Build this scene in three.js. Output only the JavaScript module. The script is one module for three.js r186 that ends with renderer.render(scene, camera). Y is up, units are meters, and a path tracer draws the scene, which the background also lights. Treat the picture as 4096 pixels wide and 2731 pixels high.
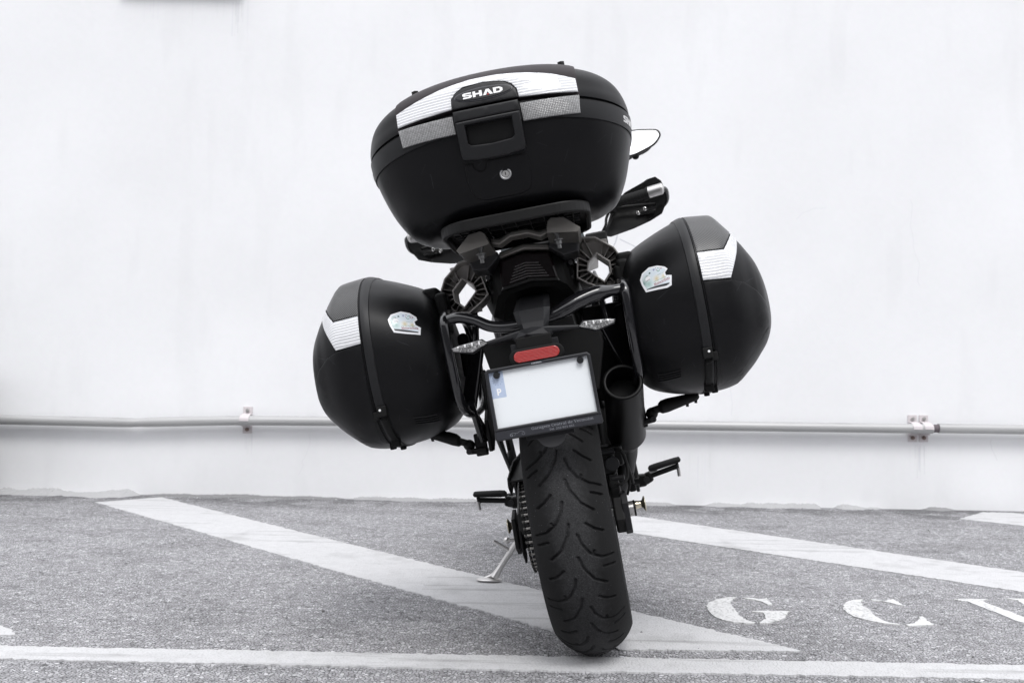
import * as THREE from 'three';
import { mergeGeometries, toCreasedNormals as creaseNormals } from 'three/addons/utils/BufferGeometryUtils.js';
import { RoundedBoxGeometry } from 'three/addons/geometries/RoundedBoxGeometry.js';
import { TessellateModifier } from 'three/addons/modifiers/TessellateModifier.js';

// ---------------------------------------------------------------- camera, sky, sun, exposure
const scene = new THREE.Scene();
const camera = new THREE.PerspectiveCamera(37.86, 1.5, 0.05, 200);
camera.position.set(0, 0.5958, 0);
camera.rotation.set(0.05394, 0, 0.0185);
camera.focus = 2.1; camera.userData.fStop = 9;

function overcast() {                       // overcast dome, three times as bright overhead as at the horizon
  const w = 256, h = 128, d = new Float32Array(w * h * 4);
  for (let j = 0; j < h; j++) {
    const el = (j + 0.5) / h * Math.PI - Math.PI / 2, s = Math.sin(el);
    const L = s > 0 ? 1.5 * (1 + 2 * s) / 3 : 0.18;
    for (let i = 0; i < w; i++) { const k = (j * w + i) * 4; d[k] = L * 0.975; d[k + 1] = L * 0.985; d[k + 2] = L * 1.03; d[k + 3] = 1; }
  }
  const t = new THREE.DataTexture(d, w, h, THREE.RGBAFormat, THREE.FloatType);
  t.mapping = THREE.EquirectangularReflectionMapping; t.magFilter = t.minFilter = THREE.LinearFilter; t.needsUpdate = true;
  return t;
}
scene.background = overcast(); scene.environment = scene.background;
const sun = new THREE.DirectionalLight(new THREE.Color().setRGB(1, 0.985, 0.965), 1.0);
sun.position.set(1.0, 9, 3.5); sun.target.position.set(0, 0, -3); sun.castShadow = true; sun.shadow.radius = 40;
sun.shadow.mapSize.set(2048, 2048); Object.assign(sun.shadow.camera, { left: -7, right: 7, top: 7, bottom: -7, near: 0.5, far: 30 });
scene.add(sun, sun.target);
const renderer = new THREE.WebGLRenderer({ antialias: true });
renderer.setSize(1024, 682); renderer.toneMapping = THREE.LinearToneMapping; renderer.toneMappingExposure = 1.5;
renderer.shadowMap.enabled = true;

// ---------------------------------------------------------------- helpers
const PI = Math.PI, V3 = (x, y, z) => new THREE.Vector3(x, y, z), V2 = (x, y) => new THREE.Vector2(x, y);
let seed = 7;
const rnd = () => { seed = (seed * 1664525 + 1013904223) >>> 0; return seed / 4294967296; };
const hash = (i, j) => { let n = Math.imul(i | 0, 374761393) + Math.imul(j | 0, 668265263); n = Math.imul(n ^ (n >>> 13), 1274126177); return ((n ^ (n >>> 16)) >>> 0) / 4294967296; };
const sm = (a, b, x) => { const t = Math.min(1, Math.max(0, (x - a) / (b - a))); return t * t * (3 - 2 * t); };
function noise(x, y, p = 0) {               // value noise, periodic over p cells when p > 0
  const xi = Math.floor(x), yi = Math.floor(y), fx = x - xi, fy = y - yi, u = fx * fx * (3 - 2 * fx), v = fy * fy * (3 - 2 * fy);
  const w = p ? n => ((n % p) + p) % p : n => n, a = hash(w(xi), w(yi)), b = hash(w(xi + 1), w(yi)), c = hash(w(xi), w(yi + 1)), d = hash(w(xi + 1), w(yi + 1));
  return a + (b - a) * u + (c - a) * v + (a - b - c + d) * u * v;
}
const fbm = (x, y, o = 4, p = 0) => { let s = 0, a = 0.5, t = 0; for (let k = 0; k < o; k++) { s += a * noise(x + k * (p ? 0 : 17.3), y + k * (p ? 0 : 9.1), p); t += a; a *= 0.5; x *= 2; y *= 2; p *= 2; } return s / t; };
const interp = (xs, ys) => v => { if (v <= xs[0]) return ys[0]; for (let i = 1; i < xs.length; i++) if (v <= xs[i]) return ys[i - 1] + (ys[i] - ys[i - 1]) * (v - xs[i - 1]) / (xs[i] - xs[i - 1]); return ys[ys.length - 1]; };
function tex(w, h, fn, srgb = true) {
  const d = new Uint8Array(w * h * 4);
  for (let j = 0; j < h; j++) for (let i = 0; i < w; i++) { const c = fn(i, j), k = (j * w + i) * 4; if (c.length) { d[k] = c[0]; d[k + 1] = c[1]; d[k + 2] = c[2]; } else d[k] = d[k + 1] = d[k + 2] = c; d[k + 3] = 255; }
  const t = new THREE.DataTexture(d, w, h); t.wrapS = t.wrapT = THREE.RepeatWrapping; t.magFilter = THREE.LinearFilter; t.minFilter = THREE.LinearMipmapLinearFilter; t.generateMipmaps = true;
  if (srgb) t.colorSpace = THREE.SRGBColorSpace; t.needsUpdate = true; return t;
}
const S255 = l => 255 * (l <= 0.0031308 ? 12.92 * l : 1.055 * Math.pow(Math.max(0, l), 1 / 2.4) - 0.055);
const rgb = (r, g, b) => new THREE.Color().setRGB(r, g ?? r, b ?? r);
const mat = (c, roughness, o = {}) => new THREE.MeshPhysicalMaterial({ color: Array.isArray(c) ? rgb(...c) : rgb(c), roughness, ...o });
const offs = new Map();                      // where a group's base lies in the frame its parts are drawn in
function obj(name, geos, m, parent = scene) {
  let g = Array.isArray(geos) ? (geos.length > 1 ? mergeGeometries(geos.map(q => { q = q.index ? q.toNonIndexed() : q; for (const a of Object.keys(q.attributes)) if (!['position', 'normal', 'uv'].includes(a)) q.deleteAttribute(a); return q; })) : geos[0]) : geos;
  let p = parent; while (p && p !== scene && !offs.has(p)) p = p.parent;
  if (offs.has(p)) { const o = offs.get(p); g = g.clone().translate(-o.x, -o.y, -o.z); }
  const mesh = new THREE.Mesh(g, m); mesh.name = name; mesh.castShadow = mesh.receiveShadow = true; parent.add(mesh); return mesh;
}
const tag = (o, label, category, extra = {}) => { o.userData = { label, category, ...extra }; return o; };
const toCreasedNormals = (g, a) => creaseNormals(g.scale(2000, 2000, 2000), a).scale(1 / 2000, 1 / 2000, 1 / 2000);   // the add-on joins corners closer than a hundredth of a unit
// bevelled slab of an outline (x, y) with holes; z runs 0..depth
function slab(pts, depth, bevel = 0, holes = [], smooth = false) {
  const mk = q => smooth ? new THREE.SplineCurve([...q, q[0]].map(p => V2(...p))).getPoints(q.length * 5).slice(0, -1) : q.map(p => V2(...p));
  const o = mk(pts); if (THREE.ShapeUtils.isClockWise(o)) o.reverse();
  const s = new THREE.Shape(o); for (const hq of holes) { const q = mk(hq); if (!THREE.ShapeUtils.isClockWise(q)) q.reverse(); s.holes.push(new THREE.Path(q)); }
  const g = new THREE.ExtrudeGeometry(s, { depth: Math.max(1e-5, depth - 2 * bevel), bevelEnabled: bevel > 0, bevelSize: bevel, bevelOffset: -bevel, bevelThickness: bevel, bevelSegments: 2, curveSegments: 10 });
  return g.translate(0, 0, bevel);
}
// slab bent on to a surface: map(u, v, off) -> [x, y, z]
function panel(pts, depth, bevel, map, { holes = [], edge = 0.012, smooth = false, base = 0, uvs = 1, crease = 0.6 } = {}) {
  let g = slab(pts, depth, bevel, holes, smooth); g = new TessellateModifier(edge, 7).modify(g.toNonIndexed ? (g.index ? g.toNonIndexed() : g) : g);
  const p = g.attributes.position, uv = new Float32Array(p.count * 2);
  for (let i = 0; i < p.count; i++) { const u = p.getX(i), v = p.getY(i), q = map(u, v, p.getZ(i) + base); uv[2 * i] = u * uvs; uv[2 * i + 1] = v * uvs; p.setXYZ(i, ...q); }
  g.setAttribute('uv', new THREE.BufferAttribute(uv, 2));
  for (const a of Object.keys(g.attributes)) if (!['position', 'uv'].includes(a)) g.deleteAttribute(a);
  return toCreasedNormals(g, crease);
}
// rings of equal length -> closed skin
function loft(rings, { capA = true, capB = true, crease = 0.5, closed = true } = {}) {
  const n = rings[0].length, pos = [], uv = [], idx = [];
  let len = 0;
  rings.forEach((r, i) => { let arc = 0; if (i) len += r[0].distanceTo(rings[i - 1][0]); r.forEach((v, k) => { if (k) arc += v.distanceTo(r[k - 1]); pos.push(v.x, v.y, v.z); uv.push(arc, len); }); });
  const m = closed ? n : n - 1;
  for (let i = 0; i + 1 < rings.length; i++) for (let k = 0; k < m; k++) { const a = i * n + k, b = i * n + (k + 1) % n, c = a + n, d = b + n; idx.push(a, b, d, a, d, c); }
  const cap = (ri, flip) => { const r = rings[ri], c = r.reduce((s, v) => s.add(v), V3(0, 0, 0)).multiplyScalar(1 / n), o = pos.length / 3; pos.push(c.x, c.y, c.z); uv.push(0, 0); for (let k = 0; k < n; k++) { const a = ri * n + k, b = ri * n + (k + 1) % n; flip ? idx.push(o, b, a) : idx.push(o, a, b); } };
  if (capA) cap(0, true); if (capB) cap(rings.length - 1, false);
  const g = new THREE.BufferGeometry(); g.setAttribute('position', new THREE.Float32BufferAttribute(pos, 3)); g.setAttribute('uv', new THREE.Float32BufferAttribute(uv, 2)); g.setIndex(idx);
  return toCreasedNormals(g, crease);
}
const noUV = g => g;
function tube(pts, r, { seg = 0, rad = 14, closed = false, flat = 1, tension = 0.5 } = {}) {
  const c = new THREE.CatmullRomCurve3(pts.map(p => V3(...p)), closed, 'catmullrom', tension), N = seg || pts.length * 10;
  const rf = typeof r === 'function' ? r : () => r, fr = c.computeFrenetFrames(N, closed), rings = [];
  for (let i = 0; i <= N; i++) { const t = i / N, P = c.getPointAt(t), R = rf(t), ring = []; for (let k = 0; k < rad; k++) { const a = k / rad * 2 * PI; ring.push(P.clone().addScaledVector(fr.normals[i], R * Math.cos(a)).addScaledVector(fr.binormals[i], R * flat * Math.sin(a))); } rings.push(ring); }
  return loft(rings, { capA: !closed, capB: !closed, crease: 0.9 });
}
function rod(a, b, r0, r1 = r0, n = 18) {    // cylinder between two points
  const A = V3(...a), B = V3(...b), g = new THREE.CylinderGeometry(r1, r0, A.distanceTo(B), n, 1);
  return g.applyQuaternion(new THREE.Quaternion().setFromUnitVectors(V3(0, 1, 0), B.clone().sub(A).normalize())).translate((A.x + B.x) / 2, (A.y + B.y) / 2, (A.z + B.z) / 2);
}
function beam(a, b, w, h, r = 0.003, roll = 0) { // rounded bar between two points: w sideways, h upwards
  const A = V3(...a), B = V3(...b), g = new RoundedBoxGeometry(w, h, A.distanceTo(B), 2, Math.min(r, w / 2.1, h / 2.1));
  const o = new THREE.Object3D(); o.position.copy(A).add(B).multiplyScalar(0.5); if (Math.abs(B.x - A.x) + Math.abs(B.z - A.z) < 1e-6) o.up.set(0, 0, 1); o.lookAt(B); o.rotateZ(roll); o.updateMatrix(); return g.applyMatrix4(o.matrix);
}
const box = (w, h, d, x, y, z, r = 0.004) => new RoundedBoxGeometry(w, h, d, 2, Math.min(r, w / 2.1, h / 2.1, d / 2.1)).translate(x, y, z);
const ball = (r, x, y, z, sx = 1, sy = 1, sz = 1) => new THREE.SphereGeometry(r, 20, 14).scale(sx, sy, sz).translate(x, y, z);
const mirror = g => { g = (g.index ? g.toNonIndexed() : g.clone()); g.applyMatrix4(new THREE.Matrix4().makeScale(-1, 1, 1)); for (const k in g.attributes) { const a = g.attributes[k], s = a.itemSize, d = a.array; for (let i = 0; i < a.count; i += 3) for (let c = 0; c < s; c++) { const t = d[(i + 1) * s + c]; d[(i + 1) * s + c] = d[(i + 2) * s + c]; d[(i + 2) * s + c] = t; } } return g; };
const hex = (r, h, a, b) => rod(a, b, r, r, 6);

// ---------------------------------------------------------------- materials
const speck = tex(512, 512, (i, j) => { const n = fbm(i / 5, j / 5, 3, 0); return 120 + 60 * (n - 0.5) * 2; }, false);
speck.repeat.set(6, 6);
const grainBump = speck;
function scuffed(base, roughBase, scratches, sz = 1024) {          // black plastic with faint dust, specks and hairline scratches; 1 repeat = 0.5 m
  const cv = document.createElement('canvas'); cv.width = cv.height = sz; const c = cv.getContext('2d');
  const g = Math.round(S255(base)); c.fillStyle = `rgb(${g},${g},${g + 2})`; c.fillRect(0, 0, sz, sz);
  for (let k = 0; k < 240; k++) { const r = rnd() * 0.9 + 0.3; c.fillStyle = `rgba(150,152,158,${0.06 + rnd() * 0.34})`; c.beginPath(); c.arc(rnd() * sz, rnd() * sz, r, 0, 7); c.fill(); }
  for (let k = 0; k < scratches; k++) { const x = rnd() * sz, y = rnd() * sz, a = rnd() * 6.3, l = 8 + rnd() * 60; c.strokeStyle = `rgba(160,162,170,${0.10 + rnd() * 0.28})`; c.lineWidth = 0.6 + rnd() * 0.8; c.beginPath(); c.moveTo(x, y); c.quadraticCurveTo(x + l * 0.5 * Math.cos(a) + rnd() * 8, y + l * 0.5 * Math.sin(a), x + l * Math.cos(a), y + l * Math.sin(a)); c.stroke(); }
  const t = new THREE.CanvasTexture(cv); t.colorSpace = THREE.SRGBColorSpace; t.wrapS = t.wrapT = THREE.RepeatWrapping; t.repeat.set(2, 2);
  const rt = tex(512, 512, (i, j) => 255 * (roughBase + 0.16 * (fbm(i / 64, j / 64, 5, 8) - 0.5)), false); rt.repeat.set(2, 2);
  return new THREE.MeshPhysicalMaterial({ map: t, roughness: 1, roughnessMap: rt, bumpMap: grainBump, bumpScale: 0.00012, specularIntensity: 0.42 });
}
const M = {
  case: scuffed(0.005, 0.40, 90), caseBelt: mat([0.011, 0.0113, 0.0125], 0.45, { specularIntensity: 0.7 }), tray: mat(0.005, 0.5, { specularIntensity: 0.6 }), lidTop: mat([0.020, 0.0155, 0.0175], 0.5, { specularIntensity: 0.4 }),
  black: mat(0.005, 0.45, { specularIntensity: 0.6 }), gloss: mat(0.008, 0.16, { clearcoat: 0.6, clearcoatRoughness: 0.1 }), tubeBlack: mat([0.010, 0.010, 0.012], 0.2, { clearcoat: 0.7, clearcoatRoughness: 0.12 }),
  matte: mat(0.0045, 0.62, { specularIntensity: 0.5 }), greyPlastic: mat([0.012, 0.0123, 0.0142], 0.5, { specularIntensity: 0.7 }), rubber: mat(0.008, 0.7, { specularIntensity: 0.6 }), seat: mat(0.007, 0.7),
  titan: mat([0.46, 0.44, 0.42], 0.40, { metalness: 0.7 }), cast: mat([0.20, 0.19, 0.175], 0.45, { metalness: 0.7 }), castDark: mat([0.030, 0.030, 0.032], 0.5, { metalness: 0.4 }),
  alloy: mat([0.62, 0.61, 0.6], 0.33, { metalness: 0.9 }), chrome: mat([0.78, 0.77, 0.75], 0.13, { metalness: 1 }), gold: mat([0.72, 0.66, 0.52], 0.24, { metalness: 1 }), steel: mat([0.5, 0.5, 0.5], 0.35, { metalness: 1 }), bolt: mat([0.16, 0.16, 0.16], 0.4, { metalness: 0.9 }),
  mirror: mat(0.95, 0.02, { metalness: 1 }), white: mat(0.85, 0.4), whitePrint: mat(0.84, 0.45), redPrint: mat([0.45, 0.03, 0.04], 0.4), silverPrint: mat(0.6, 0.4),
  exhaust: mat(0.004, 0.42, { specularIntensity: 0.35 }), smoked: mat([0.008, 0.004, 0.005], 0.14, { specularIntensity: 0.6 }), led: mat([0.16, 0.15, 0.15], 0.3), fairing: mat([0.62, 0.62, 0.63], 0.3, { clearcoat: 1, clearcoatRoughness: 0.08 }),
  darkFairing: mat([0.10, 0.10, 0.105], 0.35, { metalness: 0.3 }), dome: mat([0.05, 0.052, 0.055], 0.4),
};
const ribs = tex(8, 64, (i, j) => 255 * Math.pow(Math.abs(2 * (j / 64) - 1), 0.7), false);
ribs.repeat.set(1, 1);
const ribTone = tex(4, 64, (i, j) => { const v = j / 64; return 255 * (v < 0.16 ? 0.70 : 0.93 + 0.05 * Math.sin(v * PI)); });
M.lensWhite = new THREE.MeshPhysicalMaterial({ map: ribTone, roughness: 0.16, bumpMap: ribs, bumpScale: 0.0009, clearcoat: 1, clearcoatRoughness: 0.05, color: rgb(0.86, 0.87, 0.89) });
const prismTone = tex(256, 256, (i, j) => { const cx = (i % 16) / 16 - 0.5, cy = (j % 16) / 16 - 0.5, d = Math.hypot(cx, cy), q = hash(Math.floor(i / 16), Math.floor(j / 16)); return d < 0.2 ? 172 + 14 * q : 128 + 20 * q + 14 * Math.cos(cx * 6); });
const prismBump = tex(64, 64, (i, j) => { const cx = (i % 16) / 8 - 1, cy = (j % 16) / 8 - 1; return 255 * (1 - Math.max(Math.abs(cx), Math.abs(cy))); }, false); prismBump.repeat.set(4, 4);
M.lensPrism = new THREE.MeshPhysicalMaterial({ map: prismTone, roughness: 0.15, bumpMap: prismBump, bumpScale: 0.0006, clearcoat: 1, clearcoatRoughness: 0.06 });
const crystal = tex(256, 64, (i, j) => { const q = fbm(i / 7, j / 5, 3), s = (j % 6 < 1 && j < 32) ? 40 : 0; const led = j > 36 && j < 52 && (i % 43) > 16 && (i % 43) < 27; return led ? 235 : Math.max(70, Math.min(240, 105 + 190 * (q - 0.42) + s)); });
const crystalBump = tex(128, 64, (i, j) => 255 * fbm(i / 5, j / 4, 2), false);
M.lensClear = new THREE.MeshPhysicalMaterial({ map: crystal, roughness: 0.14, bumpMap: crystalBump, bumpScale: 0.0012, clearcoat: 1, clearcoatRoughness: 0.03 });
const honey = tex(128, 128, (i, j) => { const r = Math.floor(j / 16), x = (i + (r % 2) * 8) % 16 / 8 - 1, y = (j % 16) / 8 - 1, d = Math.hypot(x, y); return d < 0.75 ? [196, 38, 32] : [142, 18, 18]; });
const honeyBump = tex(128, 128, (i, j) => { const r = Math.floor(j / 16), x = (i + (r % 2) * 8) % 16 / 8 - 1, y = (j % 16) / 8 - 1; return 255 * Math.max(0, 1 - Math.hypot(x, y)); }, false);
M.reflector = new THREE.MeshPhysicalMaterial({ map: honey, roughness: 0.2, bumpMap: honeyBump, bumpScale: 0.0008, clearcoat: 1, clearcoatRoughness: 0.06 });
const weave = tex(64, 64, (i, j) => { const t = ((i + j) % 16) < 8, k = (i % 8) / 8; return t ? 74 + 22 * Math.sin(k * PI) : 26 + 8 * Math.sin(k * PI); });
const weaveBump = tex(64, 64, (i, j) => ((i + j) % 16) < 8 ? 190 : 90, false);
M.carbon = new THREE.MeshPhysicalMaterial({ map: weave, roughness: 0.38, bumpMap: weaveBump, bumpScale: 0.0002 });

// ================================================================ SETTING
// ---- asphalt sheet with painted markings
const AS = 2048, CELL = 8.5;                 // 2 m tile, stones about a centimetre apart
const stoneTone = new Float32Array(AS * AS), stoneH = new Float32Array(AS * AS);
{
  const n = Math.round(AS / CELL), cs = AS / n, jx = new Float32Array(n * n), jy = new Float32Array(n * n), jt = new Float32Array(n * n), jr = new Float32Array(n * n);
  for (let k = 0; k < n * n; k++) { jx[k] = rnd(); jy[k] = rnd(); jt[k] = rnd(); jr[k] = 0.34 + 0.34 * rnd(); }
  const fine = (i, j) => hash(i, j);
  for (let y = 0; y < AS; y++) for (let x = 0; x < AS; x++) {
    const cx = Math.floor(x / cs), cy = Math.floor(y / cs); let best = 9, bt = 0, br = 0.5, second = 9;
    for (let b = -1; b <= 1; b++) for (let a = -1; a <= 1; a++) {
      const u = (cx + a + n) % n, v = (cy + b + n) % n, k = v * n + u, dx = x / cs - (cx + a + jx[k]), dy = y / cs - (cy + b + jy[k]), d = Math.sqrt(dx * dx + dy * dy) / (0.55 + jr[k]);
      if (d < best) { second = best; best = d; bt = jt[k]; br = jr[k]; } else if (d < second) second = d;
    }
    const edge = sm(0.02, 0.26, second - best), f = fine(x, y) - 0.5, blotch = fbm(x / 90, y / 90, 3, Math.round(AS / 90));
    const clump = fbm(x / 22 + 3, y / 22, 2, Math.round(AS / 22)); stoneH[y * AS + x] = edge * (0.30 + 0.40 * bt) + 0.10 * f + 0.28 * (clump - 0.35);
    stoneTone[y * AS + x] = (0.090 + edge * (0.215 + 0.22 * bt * bt + (bt > 0.95 ? 0.10 : 0))) * (0.93 + 0.14 * blotch) * (0.90 + 0.20 * sm(0.25, 0.6, clump)) * (1 + 0.35 * f);
  }
}
const asphaltMap = tex(AS, AS, (i, j) => { const t = S255(stoneTone[j * AS + i]); return [t, t * 0.998, t * 1.012]; });
const asphaltBump = tex(AS, AS, (i, j) => 255 * Math.min(1, Math.max(0, stoneH[j * AS + i])), false);
const patch = (x, z) => { const a = fbm(x * 1.1 + 40, z * 1.1 + 9, 4), b = fbm(x * 5.3, z * 5.3, 3); const stain = sm(0.62, 0.75, fbm(x * 2.4 + 80, z * 3.6 + 31, 4)); const mossShade = sm(-4.95, -5.5, z + 0.5 * (fbm(x * 3.1 + 7, z * 3.1, 4) - 0.5)) * sm(0.25, 0.6, fbm(x * 9, z * 9, 4)), tarnish = sm(0.60, 0.68, fbm(x * 6.3 + 11, z * 9.7 + 5, 5)); return (0.97 + 0.16 * a + 0.10 * (b - 0.5)) * (1 - 0.12 * stain) * (1 - 0.42 * mossShade) * (1 - 0.12 * tarnish); };  // mossy fringe by the wall, widened to paint in the shade there
function groundSheet(x0, x1, z0, z1, nx, nz) {
  const g = new THREE.PlaneGeometry(x1 - x0, z1 - z0, nx, nz).rotateX(-PI / 2).translate((x0 + x1) / 2, 0, (z0 + z1) / 2), p = g.attributes.position, c = new Float32Array(p.count * 3), uv = g.attributes.uv;
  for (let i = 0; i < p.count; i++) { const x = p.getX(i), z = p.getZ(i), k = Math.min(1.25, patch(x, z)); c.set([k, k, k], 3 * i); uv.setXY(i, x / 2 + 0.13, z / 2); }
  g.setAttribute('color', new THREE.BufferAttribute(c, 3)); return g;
}
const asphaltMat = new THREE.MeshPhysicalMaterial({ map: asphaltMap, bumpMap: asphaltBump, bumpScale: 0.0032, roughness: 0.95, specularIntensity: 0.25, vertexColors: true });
{ // one sheet: fine grid where the picture looks, coarse out to the horizon
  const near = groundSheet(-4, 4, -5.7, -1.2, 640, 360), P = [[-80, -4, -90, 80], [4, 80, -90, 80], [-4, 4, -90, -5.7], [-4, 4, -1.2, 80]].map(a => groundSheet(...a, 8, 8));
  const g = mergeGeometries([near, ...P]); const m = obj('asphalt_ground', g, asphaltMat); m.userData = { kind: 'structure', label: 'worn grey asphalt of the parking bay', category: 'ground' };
  scene.userData.ground = m;
}
const ground = scene.getObjectByName('asphalt_ground'); scene.userData = {};
const paintTex = tex(1024, 1024, (i, j) => {
  const h = stoneH[(j * 2 % AS) * AS + (i * 2 % AS)], worn = sm(0.58, 0.80, fbm(i / 60, j / 60, 5, 0) + 0.1 * (hash(i, j) - 0.5)), pit = h < 0.10 ? 0.35 : 0, scuff = sm(0.62, 0.8, fbm(i / 200, j / 14, 4));
  const t = (0.545 + 0.05 * (hash(i, j) - 0.5) + 0.05 * h) * (1 - 0.16 * worn - 0.20 * scuff) * (1 - pit * 0.5); const s = S255(t); return [s, s, s * 1.006];
});
const freshTex = tex(512, 512, (i, j) => { const h = stoneH[(j * 2) * AS + i * 2], s = S255((0.62 + 0.06 * h) * (h < 0.06 ? 0.55 : 1)); return s; });
const pBump = asphaltBump.clone(); pBump.repeat.set(1, 1);
const paintMat = new THREE.MeshStandardMaterial({ map: paintTex, bumpMap: asphaltBump, bumpScale: 0.0016, roughness: 0.75 });
const freshMat = new THREE.MeshStandardMaterial({ map: freshTex, bumpMap: asphaltBump, bumpScale: 0.0018, roughness: 0.7 });
let markLift = 0.0035;
function marking(name, pts, m, label, jag = 0.010) { // ragged-edged sheet of paint, a few mm above the asphalt
  const q = []; for (let i = 0; i < pts.length; i++) { const a = pts[i], b = pts[(i + 1) % pts.length], L = Math.hypot(b[0] - a[0], b[1] - a[1]), n = Math.max(1, Math.round(L / 0.011)); for (let k = 0; k < n; k++) { const t = k / n, x = a[0] + (b[0] - a[0]) * t, z = a[1] + (b[1] - a[1]) * t, w = jag * ((fbm(x * 60, z * 60, 2) - 0.5) * 1.6 + (hash(x * 999, z * 999) - 0.5) * 0.8); q.push(V2(x - w * (b[1] - a[1]) / L, -(z + w * (b[0] - a[0]) / L))); } }
  const g = new THREE.ExtrudeGeometry(new THREE.Shape(q), { depth: markLift + 0.001, bevelEnabled: false }).rotateX(-PI / 2).translate(0, -0.001, 0), p = g.attributes.position, uv = g.attributes.uv;
  for (let i = 0; i < p.count; i++) uv.setXY(i, p.getX(i) / 2 + 0.13, p.getZ(i) / 2);
  const o = obj(name, g, m, ground); o.userData = { label }; return o;
}
marking('painted_line', [[-4, -2.306], [-1.1, -2.308], [0, -2.306], [4, -2.306], [4, -2.188], [0, -2.188], [-1.1, -2.2], [-4, -2.2]], paintMat, 'long white painted line along the open end of the bays');
marking('painted_stripe', [[-2.147, -5.192], [-1.905, -5.49], [-1.30, -4.75], [-0.619, -3.93], [0.0, -3.19], [0.446, -2.69], [0.709, -2.393], [0.27, -2.382], [-0.512, -3.272], [-1.3, -4.20]], paintMat, 'wide white painted diagonal stripe under the motorcycle');
marking('painted_stripe', [[0.42, -5.28], [0.60, -5.07], [0.796, -4.831], [1.83, -3.567], [2.77, -2.393], [2.33, -2.39], [1.639, -3.195], [0.697, -4.226], [0.12, -4.90]], paintMat, 'white painted diagonal stripe behind the stencilled letters');
marking('painted_stripe', [[2.323, -5.167], [2.60, -5.50], [2.75, -5.50], [4.9, -2.90], [4.5, -2.75], [2.528, -4.923]], paintMat, 'white painted stripe end close to the wall');
marking('painted_stripe', [[-4.2, -5.19], [-3.93, -5.49], [-1.28, -2.53], [-1.165, -2.41], [-1.75, -2.40]], paintMat, 'white painted stripe whose pointed tip meets the long line');
const L = 'white stencilled letter on the asphalt';
marking('stencil_letter_piece', [[0.691, -3.030], [0.664, -3.024], [0.624, -2.993], [0.590, -2.937], [0.571, -2.879], [0.564, -2.816], [0.567, -2.758], [0.581, -2.713], [0.606, -2.689], [0.634, -2.678], [0.656, -2.680], [0.662, -2.693], [0.651, -2.708], [0.642, -2.736], [0.641, -2.787], [0.644, -2.835], [0.645, -2.885], [0.648, -2.924], [0.658, -2.964], [0.672, -2.998]], freshMat, 'thick left curve of the stencilled letter G', 0.005);
marking('stencil_letter_piece', [[0.704, -3.022], [0.737, -3.020], [0.751, -2.999], [0.780, -3.024], [0.769, -2.929], [0.757, -2.925], [0.751, -2.967], [0.736, -2.992], [0.718, -3.002]], freshMat, 'upper serif of the stencilled letter G', 0.005);
marking('stencil_letter_piece', [[0.689, -2.834], [0.719, -2.837], [0.797, -2.843], [0.780, -2.811], [0.775, -2.787], [0.758, -2.750], [0.733, -2.715], [0.702, -2.690], [0.674, -2.681], [0.675, -2.694], [0.699, -2.727], [0.709, -2.758], [0.716, -2.817], [0.686, -2.822]], freshMat, 'lower stem of the stencilled letter G', 0.005);
marking('stencil_letter_piece', [[1.070, -3.028], [1.041, -3.020], [1.003, -2.981], [0.981, -2.940], [0.962, -2.875], [0.956, -2.818], [0.966, -2.772], [0.989, -2.735], [1.015, -2.709], [1.050, -2.694], [1.056, -2.703], [1.033, -2.717], [1.023, -2.745], [1.025, -2.791], [1.026, -2.831], [1.034, -2.881], [1.038, -2.932], [1.044, -2.972], [1.062, -3.013]], freshMat, 'thick left curve of the stencilled letter C', 0.005);
marking('stencil_letter_piece', [[1.092, -3.035], [1.111, -3.026], [1.128, -3.011], [1.167, -3.045], [1.162, -2.948], [1.151, -2.955], [1.139, -2.980], [1.124, -3.005], [1.097, -3.017]], freshMat, 'upper serif of the stencilled letter C', 0.005);
marking('stencil_letter_piece', [[1.069, -2.696], [1.101, -2.722], [1.136, -2.770], [1.142, -2.801], [1.157, -2.802], [1.150, -2.748], [1.146, -2.700], [1.117, -2.694], [1.091, -2.690], [1.067, -2.685]], freshMat, 'lower serif of the stencilled letter C', 0.005);
marking('stencil_letter_piece', [[1.353, -3.059], [1.464, -3.069], [1.431, -3.038], [1.447, -2.819], [1.475, -2.70], [1.440, -2.68], [1.404, -2.76], [1.384, -3.029], [1.365, -3.038]], freshMat, 'thick left stroke of the stencilled letter V', 0.005);
marking('stencil_letter_piece', [[1.530, -3.083], [1.60, -3.088], [1.575, -3.065], [1.50, -2.74], [1.485, -2.76], [1.552, -3.06]], freshMat, 'thin right stroke of the stencilled letter V', 0.005);
// ---- loose grit
{
  const g = new THREE.IcosahedronGeometry(1, 0), im = new THREE.InstancedMesh(g, new THREE.MeshStandardMaterial({ roughness: 0.9, color: rgb(1) }), 620), o = new THREE.Object3D();
  for (let k = 0; k < 620; k++) {
    const nearTyre = k < 150, wallSide = k > 420, x = nearTyre ? 0.2 + (rnd() - 0.5) * 0.75 : -3 + 6 * rnd(), z = nearTyre ? -2.33 - rnd() * 0.25 : wallSide ? -5.55 + 0.22 * rnd() * rnd() : -5.4 + 3.4 * rnd(), s = 0.0018 + 0.0052 * rnd() * rnd() * rnd();
    o.position.set(x, s * 0.4, z); o.rotation.set(rnd() * 6, rnd() * 6, rnd() * 6); o.scale.set(s, s * (0.5 + 0.4 * rnd()), s * (0.7 + 0.5 * rnd())); o.updateMatrix(); im.setMatrixAt(k, o.matrix); const t = 0.2 + 0.5 * rnd() * rnd(); im.setColorAt(k, rgb(t, t, t * 1.01));
  }
  im.name = 'loose_grit'; im.castShadow = im.receiveShadow = true; im.userData = { kind: 'stuff', label: 'pale grit and small stones scattered on the asphalt', category: 'grit' }; scene.add(im);
}
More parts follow.
